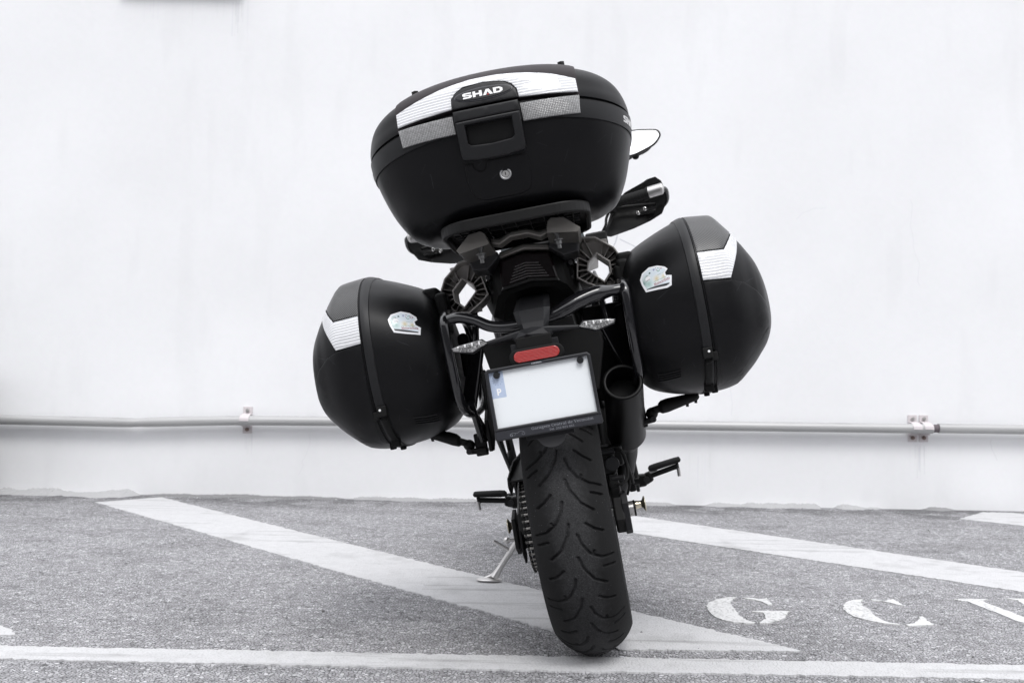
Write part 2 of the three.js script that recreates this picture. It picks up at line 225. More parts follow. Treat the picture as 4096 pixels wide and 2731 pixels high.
// ---- rendered wall
const WZ = -5.6;
{
  const w = 2048, h = 1024, cv = document.createElement('canvas'); cv.width = w; cv.height = h; const c = cv.getContext('2d'), id = c.createImageData(w, h);
  for (let j = 0; j < h; j++) for (let i = 0; i < w; i++) {   // covers x -4..4, y 0..4
    const x = i / w * 8, y = (h - j) / h * 4, a = fbm(x * 1.6, y * 1.6, 5), b = fbm(x * 7 + 50, y * 1.5, 4), f = fbm(x * 40, y * 40, 2), st = sm(0.60, 0.80, b);
    const t = 0.82 * (1 + 0.05 * (a - 0.5) * 2 + 0.02 * (f - 0.5)) * (1 - 0.025 * st), s = S255(t), k = (j * w + i) * 4; id.data[k] = s * 0.998; id.data[k + 1] = s; id.data[k + 2] = s * 1.006; id.data[k + 3] = 255;
  }
  c.putImageData(id, 0, 0);
  const px = (x, y) => [(x + 4) / 8 * w, h - y / 4 * h];
  const crack = (x, y, dx, dy, n, a, wd = 0.7) => { c.strokeStyle = `rgba(120,124,135,${a})`; c.lineWidth = wd; c.beginPath(); c.moveTo(...px(x, y)); for (let k = 0; k < n; k++) { x += dx * (0.6 + 0.8 * rnd()) + (rnd() - 0.5) * 0.022; y += dy * (0.6 + 0.8 * rnd()) + (rnd() - 0.5) * 0.022; c.lineTo(...px(x, y)); } c.stroke(); };
  crack(0.585, 1.53, -0.003, -0.024, 22, 0.6, 0.9); crack(0.60, 1.49, 0.028, -0.008, 9, 0.55, 0.9); crack(0.80, 1.47, 0.02, 0.012, 8, 0.35); crack(1.6, 1.62, 0.02, 0.01, 7, 0.12); crack(1.23, 0.78, 0.003, -0.02, 12, 0.12);
  crack(2.25, 1.75, 0.006, -0.03, 14, 0.10); crack(-1.13, 0.36, -0.002, -0.02, 13, 0.10); crack(2.7, 0.40, 0.002, -0.02, 6, 0.18); crack(-0.3, 1.35, 0.002, -0.03, 12, 0.10); crack(3.0, 1.1, -0.01, -0.03, 12, 0.12);
  const drip = (x, y, l, wd, a) => { for (let k = 0; k < 14; k++) { c.fillStyle = `rgba(150,150,158,${a * (0.3 + 0.7 * rnd())})`; const q = px(x + (rnd() - 0.5) * wd, y - rnd() * 0.03); c.fillRect(q[0], q[1], 1 + rnd() * 1.2, l / 4 * h * (0.3 + 0.7 * rnd())); } };
  drip(-1.47, 0.37, 0.12, 0.05, 0.05); drip(2.29, 0.37, 0.2, 0.12, 0.10); drip(-1.6, 2.84, 0.25, 0.10, 0.10); drip(-1.93, 2.84, 0.16, 0.5, 0.05); drip(0.95, 0.30, 0.18, 0.35, 0.05);
  for (let k = 0; k < 90; k++) { c.fillStyle = `rgba(240,240,244,${0.2 + rnd() * 0.3})`; const q = px(-3.5 + 7 * rnd(), 0.03 + 0.3 * rnd() * rnd()); c.fillRect(q[0], q[1], 1 + rnd() * 2, 1); }
  const map = new THREE.CanvasTexture(cv); map.colorSpace = THREE.SRGBColorSpace; map.wrapS = map.wrapT = THREE.MirroredRepeatWrapping; map.repeat.set(1 / 8, 1 / 4);
  const bmp = tex(512, 512, (i, j) => 255 * (0.6 * fbm(i / 64, j / 64, 4, 8) + 0.4 * fbm(i / 8, j / 8, 2, 64)), false); bmp.repeat.set(0.5, 0.5);
  const wallMat = new THREE.MeshStandardMaterial({ map, bumpMap: bmp, bumpScale: 0.0009, roughness: 0.88 });
  const wall = new THREE.Group(); wall.name = 'rendered_wall'; wall.position.set(0, 0, WZ); scene.add(wall); tag(wall, 'tall white rendered wall behind the motorcycle', 'wall');
  const face = new THREE.BoxGeometry(26, 6.4, 0.3).translate(0, 3.1, -0.15), p = face.attributes.position, uv = face.attributes.uv;
  for (let i = 0; i < p.count; i++) uv.setXY(i, p.getX(i) + 4, p.getY(i));
  obj('render_face', face, wallMat, wall);
  obj('coping', box(26.1, 0.08, 0.42, 0, 6.34, -0.15), mat(0.55, 0.85), wall);
  // broken mortar along the foot of the wall
  const mort = (x0, x1, hgt, dep, tone, sd) => {
    const rings = [], n = Math.round((x1 - x0) / 0.009);
    for (let i = 0; i <= n; i++) {
      const x = x0 + (x1 - x0) * i / n, e = Math.min(1, Math.min(i, n - i) / 8), gap = sm(0.34, 0.46, fbm(x * 3.3 + sd * 2, sd, 3)), H = Math.max(0.001, hgt * (0.2 + 1.1 * fbm(x * 7 + sd, sd, 5)) * e * gap), D = Math.max(0.002, dep * (0.25 + 1.0 * fbm(x * 10 + sd, sd + 5, 5)) * e * gap), ring = [V3(x, -0.01, -0.01), V3(x, -0.01, D)];
      for (let k = 0; k <= 6; k++) { const t = k / 6, w = 0.30 * (hash(i, k + sd) - 0.5); ring.push(V3(x + 0.003 * (hash(i + 9, k) - 0.5), Math.max(0.0005, H * Math.pow(t, 0.8) * (1 + w)), D * (1 - t * 0.95) * (1 + w * 0.4))); }
      ring.push(V3(x, H * 1.02, -0.01)); rings.push(ring);
    }
    obj('mortar_fillet', loft(rings, { crease: 0.2 }), new THREE.MeshStandardMaterial({ color: rgb(tone, tone, tone * 1.01), roughness: 0.95 }), wall);
  };
  mort(-4, -2.05, 0.030, 0.18, 0.42, 3); mort(-2.1, -0.9, 0.014, 0.05, 0.22, 11); mort(-0.9, 0.95, 0.016, 0.06, 0.34, 29); mort(0.9, 2.1, 0.024, 0.08, 0.40, 41); mort(2.05, 4, 0.016, 0.06, 0.26, 57);
  // slab sill above the frame edge, whose underside and drip shade the top of the picture
  obj('window_sill', [box(0.70, 0.05, 0.07, -1.925, 2.905, 0.030, 0.006)], mat(0.42, 0.8), wall);
  obj('window_pane', box(0.60, 1.0, 0.03, -1.925, 3.40, -0.02 + 0.02, 0.004), mat(0.03, 0.08), wall);
}
// ---- bumper pipe on the wall
const galv = tex(512, 64, (i, j) => { const n = fbm(i / 40, j / 20, 4), chip = sm(0.70, 0.76, fbm(i / 9, j / 7, 3)); return S255(0.43 * (0.93 + 0.12 * n) * (1 - 0.25 * chip)); }); galv.repeat.set(4, 0.5);
const pipeMat = new THREE.MeshStandardMaterial({ map: galv, roughness: 0.42, metalness: 0.15 });
{
  const R = 0.027, Z = WZ + 0.058, y = p => p * (5.6 - 0.058) / 5.6;
  const pipe = new THREE.Group(); pipe.name = 'bumper_pipe'; pipe.position.set(0, 0, Z); scene.add(pipe); tag(pipe, 'long pale grey painted metal pipe fixed low along the white wall', 'pipe');
  obj('pipe_length', tube([[-4.2, 0.405, 0], [-3.4, 0.408, 0], [-2.6, 0.4075, 0], [-2.16, 0.4055, 0.002], [-2.12, 0.405, 0.006], [-2.085, 0.406, 0.006], [-2.04, 0.4078, 0.002], [-1.5, 0.428, 0], [-0.42, 0.438, 0], [1.03, 0.446, 0], [2.2, 0.452, 0], [2.345, 0.453, 0]], t => R * (1 - 0.10 * Math.exp(-Math.pow((t - 0.325) / 0.008, 2))), { seg: 260, rad: 20, tension: 0.2 }), pipeMat, pipe);
  obj('pipe_length', tube([[2.378, 0.456, 0], [3, 0.459, 0], [4.2, 0.465, 0]], R, { seg: 30, rad: 20 }), pipeMat, pipe);
  obj('pipe_joint', rod([2.34, 0.4535, 0], [2.38, 0.4555, 0], 0.0225), mat([0.12, 0.10, 0.11], 0.8), pipe);
  const pinkish = mat([0.60, 0.56, 0.57], 0.6), rust = mat([0.20, 0.15, 0.13], 0.9);
  const bracket = (x, yc, w) => { const b = obj('wall_bracket', [box(w, 0.150, 0.006, x, yc, -0.054, 0.002), box(w, 0.01, 0.03, x, yc + 0.032, -0.037, 0.003), box(w, 0.01, 0.03, x, yc - 0.032, -0.037, 0.003), tube([[x, yc + 0.032, -0.05], [x, yc + 0.031, -0.01], [x, yc + 0.016, 0.024], [x, yc - 0.004, 0.030]], w * 0.5, { rad: 10, flat: 0.08 })], pinkish, pipe);
    for (const s of [1, -1]) { obj('bracket_bolt', [hex(0.011, 0, [x, yc + s * 0.053, -0.052], [x, yc + s * 0.053, -0.041]), rod([x, yc + s * 0.053, -0.042], [x, yc + s * 0.053, -0.034], 0.006)], s > 0 ? M.alloy : rust, b); } };
  bracket(-1.475, 0.430, 0.052); bracket(2.255, 0.452, 0.050); bracket(2.318, 0.453, 0.050);
}

// ---- light blockers added out of view to darken the wall: garages, a waste container
{
  const g = new THREE.Group(); g.name = 'added_garage_blocker'; g.position.set(0, 0, 5); scene.add(g); tag(g, 'added dark grey row of garages, unseen behind the camera, that dims the wall', 'building');
  obj('wall', new THREE.BoxGeometry(30, 3.6, 4).translate(0, 1.8, 2), mat(0.09, 0.9), g); obj('roof', box(30.6, 0.25, 4.6, 0, 3.72, 2, 0.02), mat(0.05, 0.9), g);
  for (let k = 0; k < 7; k++) { const d = obj('blocker_garage_door', box(3.0, 2.6, 0.08, -12 + k * 4, 1.32, -0.03, 0.01), mat(0.16, 0.6), g); for (let m = 0; m < 5; m++) obj('blocker_door_slat', box(2.9, 0.44, 0.03, -12 + k * 4, 0.32 + m * 0.5, -0.08, 0.01), d.material, d); }
  const c = new THREE.Group(); c.name = 'added_container_blocker'; c.position.set(-3.52, 0, -5.02); c.scale.y = 0.7; scene.add(c); tag(c, 'added dark green wheeled waste container, out of view, that shades the wall foot', 'container');
  const q = (w, d, y) => [[-w, -d], [w, -d], [w, d], [-w, d]].map(([x, z]) => V3(x, y, z)), green = mat([0.012, 0.028, 0.02], 0.5);
  obj('body', loft([q(0.46, 0.32, 0.14), q(0.58, 0.42, 0.95), q(0.62, 0.46, 0.955), q(0.62, 0.46, 1.0)], { crease: 0.1 }), green, c);
  obj('lid', loft([q(0.63, 0.47, 1.004), q(0.63, 0.47, 1.03), q(0.5, 0.36, 1.12)], { crease: 0.1 }), green, c);
  for (const [x, z] of [[-0.4, -0.27], [0.4, -0.27], [-0.4, 0.27], [0.4, 0.27]]) obj('wheel', rod([x - 0.025, 0.08, z], [x + 0.025, 0.08, z], 0.08, 0.08, 24), mat(0.01, 0.7), c);
  [1, -1].forEach(s => obj('handle', tube([[s * 0.58, 0.86, -0.2], [s * 0.67, 0.88, -0.2], [s * 0.67, 0.88, 0.2], [s * 0.58, 0.86, 0.2]], 0.014), green, c));
}
// ================================================================ MOTORCYCLE
// everything that leans is drawn in the motorcycle's own frame: x right, y up along the lean, z towards the rear, origin on the ground under the rear axle
const LEAN = 11.15 * PI / 180, YAW = -5 * PI / 180, ORG = V3(0.2192, 0.0037, -2.3784);
const frameQ = new THREE.Quaternion().setFromEuler(new THREE.Euler(0, YAW, LEAN, 'YXZ'));
function leaning(name, base, label, category) {
  const o = new THREE.Group(); o.name = name; const b = V3(...base); o.position.copy(b.clone().applyQuaternion(frameQ).add(ORG)); o.quaternion.copy(frameQ); offs.set(o, b); scene.add(o); return tag(o, label, category);
}
const bike = leaning('motorcycle', [0, 0, 0], 'black touring motorcycle leaning on its side stand, seen from behind', 'motorcycle');
const part = (name, g, m, parent = bike) => obj(name, g, m, parent);
const both = f => { f(1); f(-1); };
const AY = 0.3105, RW = 0.313;

// ---- tyres
function tyreGeo(R, rc, halfDeg, Nu, Nv, grooves, period) {
  const prof = [], A = halfDeg * PI / 180, bx = rc * Math.sin(A), br = R - rc + rc * Math.cos(A);
  prof.push([-bx * 0.72, br - 0.045, null], [-bx * 0.90, br - 0.034, null], [-bx * 1.0, br - 0.018, null], [-bx * 1.012, br - 0.006, null]);
  for (let j = 0; j <= Nv; j++) { const a = -A + 2 * A * j / Nv; prof.push([rc * Math.sin(a), R - rc + rc * Math.cos(a), rc * a, a]); }
  prof.push([bx * 1.012, br - 0.006, null], [bx, br - 0.018, null], [bx * 0.90, br - 0.034, null], [bx * 0.72, br - 0.045, null]);
  const n = prof.length, pos = new Float32Array((Nu + 1) * n * 3), uv = new Float32Array((Nu + 1) * n * 2), idx = [];
  const segs = []; for (const gq of grooves) for (let i = 0; i + 1 < gq.length; i++) segs.push([gq[i], gq[i + 1], i === 0, i + 2 === gq.length]);
  for (let i = 0; i <= Nu; i++) {
    const al = i / Nu * 2 * PI, v = al * R, vm = v % period;
    for (let j = 0; j < n; j++) {
      let [x, r, s, a] = prof[j], d = 0;
      if (s !== null && segs.length) { let best = 1; for (const [p, q] of segs) { if (Math.min(p[1], q[1]) > s + 0.006 || Math.max(p[1], q[1]) < s - 0.006) continue; for (const k of [-1, 0, 1]) { const v0 = vm + k * period; const ex = q[0] - p[0], ey = q[1] - p[1], t = Math.min(1, Math.max(0, ((v0 - p[0]) * ex + (s - p[1]) * ey) / (ex * ex + ey * ey))), dd = Math.hypot(v0 - p[0] - t * ex, s - p[1] - t * ey) ; if (dd < best) best = dd; } } d = 0.005 * (1 - sm(0.0016, 0.0036, best)); }
      if (s !== null) { x -= d * Math.sin(a); r -= d * Math.cos(a); }
      const o = (i * n + j); pos[o * 3] = x; pos[o * 3 + 1] = r * Math.cos(al); pos[o * 3 + 2] = r * Math.sin(al); uv[o * 2] = (s ?? (x > 0 ? 0.12 : -0.12)); uv[o * 2 + 1] = v;
      if (i < Nu && j + 1 < n) { const b = o + n; idx.push(o, o + 1, b + 1, o, b + 1, b); }
    }
  }
  const g = new THREE.BufferGeometry(); g.setAttribute('position', new THREE.BufferAttribute(pos, 3)); g.setAttribute('uv', new THREE.BufferAttribute(uv, 2)); g.setIndex(idx); g.computeVertexNormals(); return g;
}
const PER = 2 * PI * RW / 12;
const half = [[[0, 0.010], [0.020, 0.015], [0.044, 0.031], [0.058, 0.056], [0.062, 0.088]], [[0.047, 0.004], [0.070, 0.010], [0.100, 0.029], [0.118, 0.056]], [[-0.020, 0.032], [-0.006, 0.050], [0.002, 0.070]], [[0.080, 0.056], [0.085, 0.086]], [[0.040, 0.040], [0.049, 0.037]]];
const grooves = []; for (const gq of half) { grooves.push(gq.map(([v, s]) => [v, s])); grooves.push(gq.map(([v, s]) => [v + 0.093, -s])); grooves.push(gq.map(([v, s]) => [v + 0.093 - PER, -s])); }
const treadMap = tex(512, 1024, (i, j) => {     // across -0.128..0.128 m, along 0.492 m: pale scrubbed middle band, grit and dust specks
  const s = (i / 512 - 0.5) * 0.256, w = 1 - sm(0.018, 0.060, Math.abs(s + 0.010 * (fbm(j / 40, 3, 3) - 0.5)) + 0.024 * (fbm(i / 20, j / 20, 4) - 0.5)), n = hash(i, j), g = fbm(i / 4, j / 4, 3), sp = hash(i >> 1, j >> 1) > 0.9975 && fbm(i / 40, j / 40, 2) > 0.5 ? 0.16 : 0;
  const t = 0.007 + 0.003 * n + w * (0.012 + 0.040 * Math.max(0, g - 0.25)) + sp; return [S255(t), S255(t * 1.005), S255(t * 1.05)];
});
const tm = treadMap; tm.repeat.set(1 / 0.256, 1 / 0.492); tm.offset.set(0.5, 0);
const treadBump = tex(512, 512, (i, j) => 255 * fbm(i / 3, j / 3, 3, 0), false); treadBump.repeat.set(6, 4);
M.tyre = new THREE.MeshPhysicalMaterial({ map: treadMap, roughness: 0.78, specularIntensity: 0.5, bumpMap: treadBump, bumpScale: 0.0006 });
const rearWheel = part('rear_wheel', rod([-0.10, AY, 0], [0.10, AY, 0], 0.011), M.steel);
part('tyre', tyreGeo(RW, 0.098, 64, 1500, 104, grooves, PER).translate(0, AY, 0), M.tyre, rearWheel);
{
  const prof = [[0.205, -0.075], [0.218, -0.078], [0.222, -0.070], [0.200, -0.055], [0.188, -0.02], [0.188, 0.02], [0.200, 0.055], [0.222, 0.070], [0.218, 0.078], [0.205, 0.075], [0.180, 0.03], [0.180, -0.03]].map(p => V2(...p)); prof.push(prof[0].clone());
  part('rim', new THREE.LatheGeometry(prof, 72).rotateZ(PI / 2).translate(0, AY, 0), M.black, rearWheel);
  part('hub', [rod([-0.07, AY, 0], [0.06, AY, 0], 0.045, 0.04, 28)], M.castDark, rearWheel);
  for (let k = 0; k < 5; k++) { const a = k / 5 * 2 * PI + 0.3; for (const d of [-0.14, 0.14]) part('spoke', beam([0, AY + 0.04 * Math.cos(a), 0.04 * Math.sin(a)], [0, AY + 0.185 * Math.cos(a + d), 0.185 * Math.sin(a + d)], 0.028, 0.018, 0.005), M.black, rearWheel); }
  const disc = new THREE.Shape(); disc.absarc(0, 0, 0.122, 0, 2 * PI); const hh = new THREE.Path(); hh.absarc(0, 0, 0.085, 0, 2 * PI); disc.holes.push(hh);
  for (let k = 0; k < 24; k++) { const a = k / 24 * 2 * PI, r = 0.095 + (k % 3) * 0.009, q = new THREE.Path(); q.absarc(r * Math.cos(a), r * Math.sin(a), 0.0035, 0, 2 * PI); disc.holes.push(q); }
  part('brake_disc', new THREE.ExtrudeGeometry(disc, { depth: 0.005, bevelEnabled: false, curveSegments: 32 }).rotateY(PI / 2).translate(0.078, AY, 0), M.steel, rearWheel);
  part('brake_disc_carrier', [rod([0.055, AY, 0], [0.079, AY, 0], 0.088, 0.086, 40)], M.black, rearWheel);
}
// ---- chain drive on the left
const CX = -0.106, RS = 0.104, FY = 0.365, FZ = -0.60, RF = 0.042;
{
  const t = []; const n = 44; for (let k = 0; k < n * 4; k++) { const a = k / (n * 4) * 2 * PI, r = RS + ((k % 4) < 2 ? 0.006 : -0.004); t.push([r * Math.cos(a), r * Math.sin(a)]); }
  const hol = []; for (let k = 0; k < 6; k++) { const q = []; for (let m = 0; m < 16; m++) { const a = m / 16 * 2 * PI; q.push([0.068 * Math.cos(k * PI / 3) + 0.017 * Math.cos(a), 0.068 * Math.sin(k * PI / 3) + 0.017 * Math.sin(a)]); } hol.push(q); }
  part('rear_sprocket', slab(t, 0.006, 0.001, hol).rotateY(PI / 2).translate(CX - 0.003, AY, 0), M.castDark, rearWheel);
  // loop of links round both sprockets
  const path = []; const C0 = [0, AY], C1 = [FZ, FY], dx = C1[0] - C0[0], dy = C1[1] - C0[1], D = Math.hypot(dx, dy), base = Math.atan2(dy, dx), off = Math.acos((RS - RF) / D);
  for (let k = 0; k <= 60; k++) { const a = base + off + (2 * PI - 2 * off) * k / 60; path.push(V3(CX, C0[1] + RS * Math.sin(a), C0[0] + RS * Math.cos(a))); }
  for (let k = 0; k <= 30; k++) { const a = base - off + 2 * off * k / 30; path.push(V3(CX, C1[1] + RF * Math.sin(a), C1[0] + RF * Math.cos(a))); }
  path.push(path[0].clone()); const cp = new THREE.CurvePath(); for (let i = 0; i + 1 < path.length; i++) cp.add(new THREE.LineCurve3(path[i], path[i + 1]));
  const chain = new THREE.Group(); chain.name = 'drive_chain'; bike.add(chain); offs.set(chain, V3(0, 0, 0)); const len = cp.getLength(), N = Math.round(len / 0.0159 / 2) * 2, pitch = len / N;
  const plate = s => { const q = []; for (let k = 0; k < 12; k++) { const a = k / 12 * 2 * PI; q.push([(Math.cos(a) > 0 ? 1 : -1) * pitch / 2 + 0.006 * Math.cos(a), 0.0062 * Math.sin(a)]); } return slab(q, 0.0018, 0).rotateY(PI / 2).translate(s, 0, 0); };
  const outer = mergeGeometries([plate(-0.0105), plate(0.0085)]), inner = mergeGeometries([plate(-0.0075), plate(0.0055)].map(q => q.index ? q.toNonIndexed() : q));
  const roll = rod([-0.0115, 0, 0], [0.0115, 0, 0], 0.0042, 0.0042, 10);
  const chainM = mat([0.03, 0.03, 0.03], 0.4, { metalness: 0.7 }), pinM = mat([0.34, 0.33, 0.31], 0.3, { metalness: 1 });
  for (let k = 0; k < N; k++) { const p = cp.getPointAt(((k + 0.5) / N) % 1), t2 = cp.getTangentAt(((k + 0.5) / N) % 1), m = new THREE.Mesh(k % 2 ? outer : inner, chainM); m.name = 'chain_link'; m.position.copy(p); m.rotation.x = Math.atan2(-t2.y, t2.z); m.castShadow = m.receiveShadow = true; chain.add(m);
    const e = cp.getPointAt((k / N) % 1), r = new THREE.Mesh(roll, pinM); r.name = 'chain_pin'; r.position.copy(e); r.castShadow = r.receiveShadow = true; chain.add(r); }
  part('front_sprocket_cover', [box(0.05, 0.13, 0.13, -0.135, FY, FZ, 0.02)], M.black);
}
// ---- swingarm, axle ends, brake
{
  const arm = s => { const x = s > 0 ? 0.104 : -0.122, pts = [[0.055, 0.295], [0.040, 0.345], [-0.02, 0.362], [-0.12, 0.405], [-0.52, 0.435], [-0.53, 0.345], [-0.12, 0.315], [-0.03, 0.262], [0.03, 0.262]]; return slab(pts.map(([z, y]) => [-z, y]), 0.026, 0.005).rotateY(PI / 2).translate(x - 0.013, 0, 0); };
  const sw = part('swingarm', [arm(1), arm(-1), box(0.23, 0.08, 0.10, 0, 0.39, -0.46, 0.02)], M.black);
  // right axle end
  part('axle_block', slab([[0.05, 0.268], [0.05, 0.33], [0.034, 0.352], [-0.03, 0.352], [-0.03, 0.268], [-0.012, 0.258], [0.036, 0.258]].map(([z, y]) => [-z, y]), 0.016, 0.003).rotateY(PI / 2).translate(0.112, 0, 0), M.greyPlastic, sw);
  part('axle_nut', [hex(0.0195, 0, [0.126, AY, 0.005], [0.139, AY, 0.005])], M.alloy, sw);
  for (const a of [0.25, 1.3, 2.35]) part('nut_drilling', rod([0.1325, AY + 0.012 * Math.cos(a), 0.005 + 0.0125 * Math.sin(a)], [0.1325, AY + 0.0172 * Math.cos(a), 0.005 + 0.0172 * Math.sin(a)], 0.0024, 0.0024, 10), M.rubber, sw);
  part('axle_washer', [rod([0.139, AY, 0.005], [0.1435, AY, 0.005], 0.019, 0.019, 24)], M.black, sw);
  both(s => { const x = s > 0 ? 0.1435 : -0.139, P = (a, r) => V2(r * 1.08, a * 0.72), L = new THREE.LatheGeometry([P(0, 0.009), P(0.004, 0.0095), P(0.018, 0.0075), P(0.024, 0.0085), P(0.030, 0.0165), P(0.034, 0.0165), P(0.035, 0.012), P(0.036, 0.001)], 28).rotateZ(s > 0 ? -PI / 2 : PI / 2).translate(x, AY + 0.006, 0.0); part('paddock_spool', L, M.gold, sw); });
  // left: axle plate, chain guard
  part('axle_block', slab([[0.05, 0.268], [0.045, 0.336], [-0.02, 0.352], [-0.03, 0.268], [0.02, 0.250]].map(([z, y]) => [-z, y]), 0.010, 0.002).rotateY(PI / 2).translate(-0.149, 0, 0), M.black, sw);
  part('chain_guard', [slab([[0.10, 0.415], [0.085, 0.435], [-0.10, 0.462], [-0.46, 0.472], [-0.46, 0.44], [-0.05, 0.425], [0.07, 0.395]].map(([z, y]) => [-z, y]), 0.006, 0.002).rotateY(PI / 2).translate(-0.137, 0, 0), beam([-0.117, 0.425, 0.09], [-0.117, 0.468, -0.44], 0.04, 0.005)], M.black, sw);
  part('chain_fin', slab([[0.085, 0.262], [0.075, 0.31], [0.03, 0.29], [0.02, 0.245], [0.05, 0.232]].map(([z, y]) => [-z, y]), 0.005, 0.001).rotateY(PI / 2).translate(-0.132, 0, 0), M.matte, sw);
  const cal = part('brake_caliper', [box(0.052, 0.070, 0.085, 0.092, 0.432, -0.012, 0.012), box(0.03, 0.05, 0.06, 0.122, 0.440, -0.01, 0.008)], M.black, sw);
  part('caliper_piston_cap', [rod([0.108, 0.424, 0.032], [0.108, 0.424, 0.052], 0.017, 0.016, 20)], M.greyPlastic, cal); part('caliper_bolt', [rod([0.088, 0.452, 0.03], [0.118, 0.452, 0.034], 0.006)], M.castDark, cal); part('caliper_bolt', [rod([0.10, 0.39, 0.03], [0.13, 0.388, 0.034], 0.006)], M.castDark, cal);
  part('brake_hose', tube([[0.118, 0.455, 0.03], [0.135, 0.448, 0.04], [0.142, 0.41, 0.03], [0.148, 0.37, 0.0], [0.145, 0.40, -0.2], [0.12, 0.48, -0.4]], 0.0042), M.rubber, sw);
  part('sensor_cable', tube([[0.106, 0.378, 0.05], [0.125, 0.376, 0.055], [0.139, 0.392, 0.045], [0.141, 0.43, 0.03]], 0.003), M.rubber, sw);
  part('sensor_cable', tube([[0.141, 0.40, 0.03], [0.140, 0.37, 0.025], [0.130, 0.345, 0.02]], 0.003), M.rubber, sw);
}
// ---- frame, engine, seat, tank and front end (mostly hidden from behind)
{
  const fr = part('frame', [tube([[-0.11, 0.42, -0.50], [-0.12, 0.62, -0.58], [-0.11, 0.82, -0.80], [-0.05, 0.95, -1.12]], 0.022), tube([[0.11, 0.42, -0.50], [0.12, 0.62, -0.58], [0.11, 0.82, -0.80], [0.05, 0.95, -1.12]], 0.022), tube([[-0.11, 0.70, -0.62], [-0.105, 0.80, -0.3], [-0.085, 0.88, 0.10]], 0.016), tube([[0.11, 0.70, -0.62], [0.105, 0.80, -0.3], [0.085, 0.88, 0.10]], 0.016), tube([[-0.11, 0.55, -0.55], [-0.10, 0.70, -0.2], [-0.085, 0.83, 0.06]], 0.013), tube([[0.11, 0.55, -0.55], [0.10, 0.70, -0.2], [0.085, 0.83, 0.06]], 0.013), rod([0, 0.90, -1.14], [0, 1.06, -1.08], 0.035, 0.035, 24)], M.black);
  const eng = part('engine', [box(0.27, 0.30, 0.42, 0, 0.40, -0.78, 0.04), box(0.24, 0.26, 0.22, 0, 0.62, -0.90, 0.03), rod([-0.16, 0.40, -0.88], [0.16, 0.40, -0.88], 0.085, 0.085, 32), box(0.20, 0.12, 0.30, 0, 0.24, -0.82, 0.03)], M.castDark);
  for (let k = 0; k < 7; k++) part('cooling_fin', box(0.25, 0.006, 0.24, 0, 0.53 + k * 0.03, -0.90, 0.002), M.castDark, eng);
  part('radiator', [box(0.30, 0.26, 0.03, 0, 0.62, -1.14, 0.006)], M.black);
  part('shock_absorber', [rod([0.0, 0.42, -0.36], [0.0, 0.70, -0.46], 0.012), tube(Array.from({ length: 57 }, (_, i) => { const a = i / 8 * 2 * PI; return [0.026 * Math.cos(a), 0.45 + i * 0.004, -0.375 - i * 0.0014 + 0.026 * Math.sin(a)]; }), 0.005, { seg: 280, rad: 8 })], M.greyPlastic);
  const ring = (hw, y0, y1, z, p = 2.6) => Array.from({ length: 28 }, (_, k) => { const a = k / 28 * 2 * PI, c = Math.cos(a), s = Math.sin(a); return V3(hw * Math.sign(c) * Math.pow(Math.abs(c), 2 / p), (y0 + y1) / 2 + (y1 - y0) / 2 * Math.sign(s) * Math.pow(Math.abs(s), 2 / p), z); });
  part('seat', loft([ring(0.06, 0.86, 0.90, 0.06), ring(0.115, 0.85, 0.925, 0.02), ring(0.135, 0.83, 0.925, -0.10), ring(0.135, 0.80, 0.915, -0.24), ring(0.13, 0.78, 0.87, -0.32), ring(0.125, 0.76, 0.845, -0.45), ring(0.09, 0.77, 0.85, -0.60), ring(0.05, 0.79, 0.86, -0.66)]), M.seat);
  part('fuel_tank', loft([ring(0.06, 0.76, 0.86, -0.60), ring(0.115, 0.74, 0.94, -0.66), ring(0.155, 0.74, 1.03, -0.78), ring(0.165, 0.76, 1.07, -0.92), ring(0.14, 0.82, 1.08, -1.05), ring(0.07, 0.90, 1.05, -1.14)]), M.gloss);
  both(s => { const g = slab([[-0.62, 0.86], [-0.95, 0.98], [-1.25, 1.04], [-1.42, 0.92], [-1.30, 0.72], [-1.08, 0.60], [-0.92, 0.66]].map(([z, y]) => [-z, y]), 0.012, 0.004).rotateY(PI / 2).translate(s * 0.172 - 0.006, 0, 0); part('side_fairing', g, M.darkFairing); });
  part('nose_fairing', loft([ring(0.16, 0.82, 1.08, -1.22), ring(0.175, 0.80, 1.12, -1.32), ring(0.14, 0.84, 1.08, -1.46), ring(0.07, 0.90, 1.00, -1.54)]), M.gloss);
  both(s => part('headlight', ball(0.05, s * 0.07, 0.955, -1.49, 1.1, 0.7, 0.7), M.lensClear));
  part('windscreen', slab([[-0.15, 1.06], [-0.16, 1.20], [-0.12, 1.34], [0, 1.37], [0.12, 1.34], [0.16, 1.20], [0.15, 1.06]], 0.004, 0.001, [], true).applyMatrix4(new THREE.Matrix4().makeShear(0, 0, 0, 0, 0, 0)).rotateX(0).translate(0, 0, -1.36), mat([0.25, 0.27, 0.28], 0.08, { transmission: 0.8, thickness: 0 }));
  part('dashboard', box(0.17, 0.10, 0.03, 0, 1.15, -1.20, 0.01), M.black);
  both(s => part('inner_fairing', box(0.075, 0.085, 0.08, s * 0.197, 1.105, -1.09, 0.008), M.black));
  // front wheel and fork
  const fw = part('front_wheel', rod([-0.10, 0.298, -1.50], [0.10, 0.298, -1.50], 0.010), M.steel), FR = 0.30;
  part('tyre', tyreGeo(FR, 0.066, 62, 160, 24, [], 1).translate(0, 0.2985, -1.50), M.rubber, fw);
  const fp = [[0.205, -0.045], [0.218, -0.047], [0.2, -0.03], [0.188, 0], [0.2, 0.03], [0.218, 0.047], [0.205, 0.045], [0.178, 0]].map(p => V2(...p)); fp.push(fp[0].clone());
  part('rim', new THREE.LatheGeometry(fp, 60).rotateZ(PI / 2).translate(0, 0.2985, -1.50), M.black, fw);
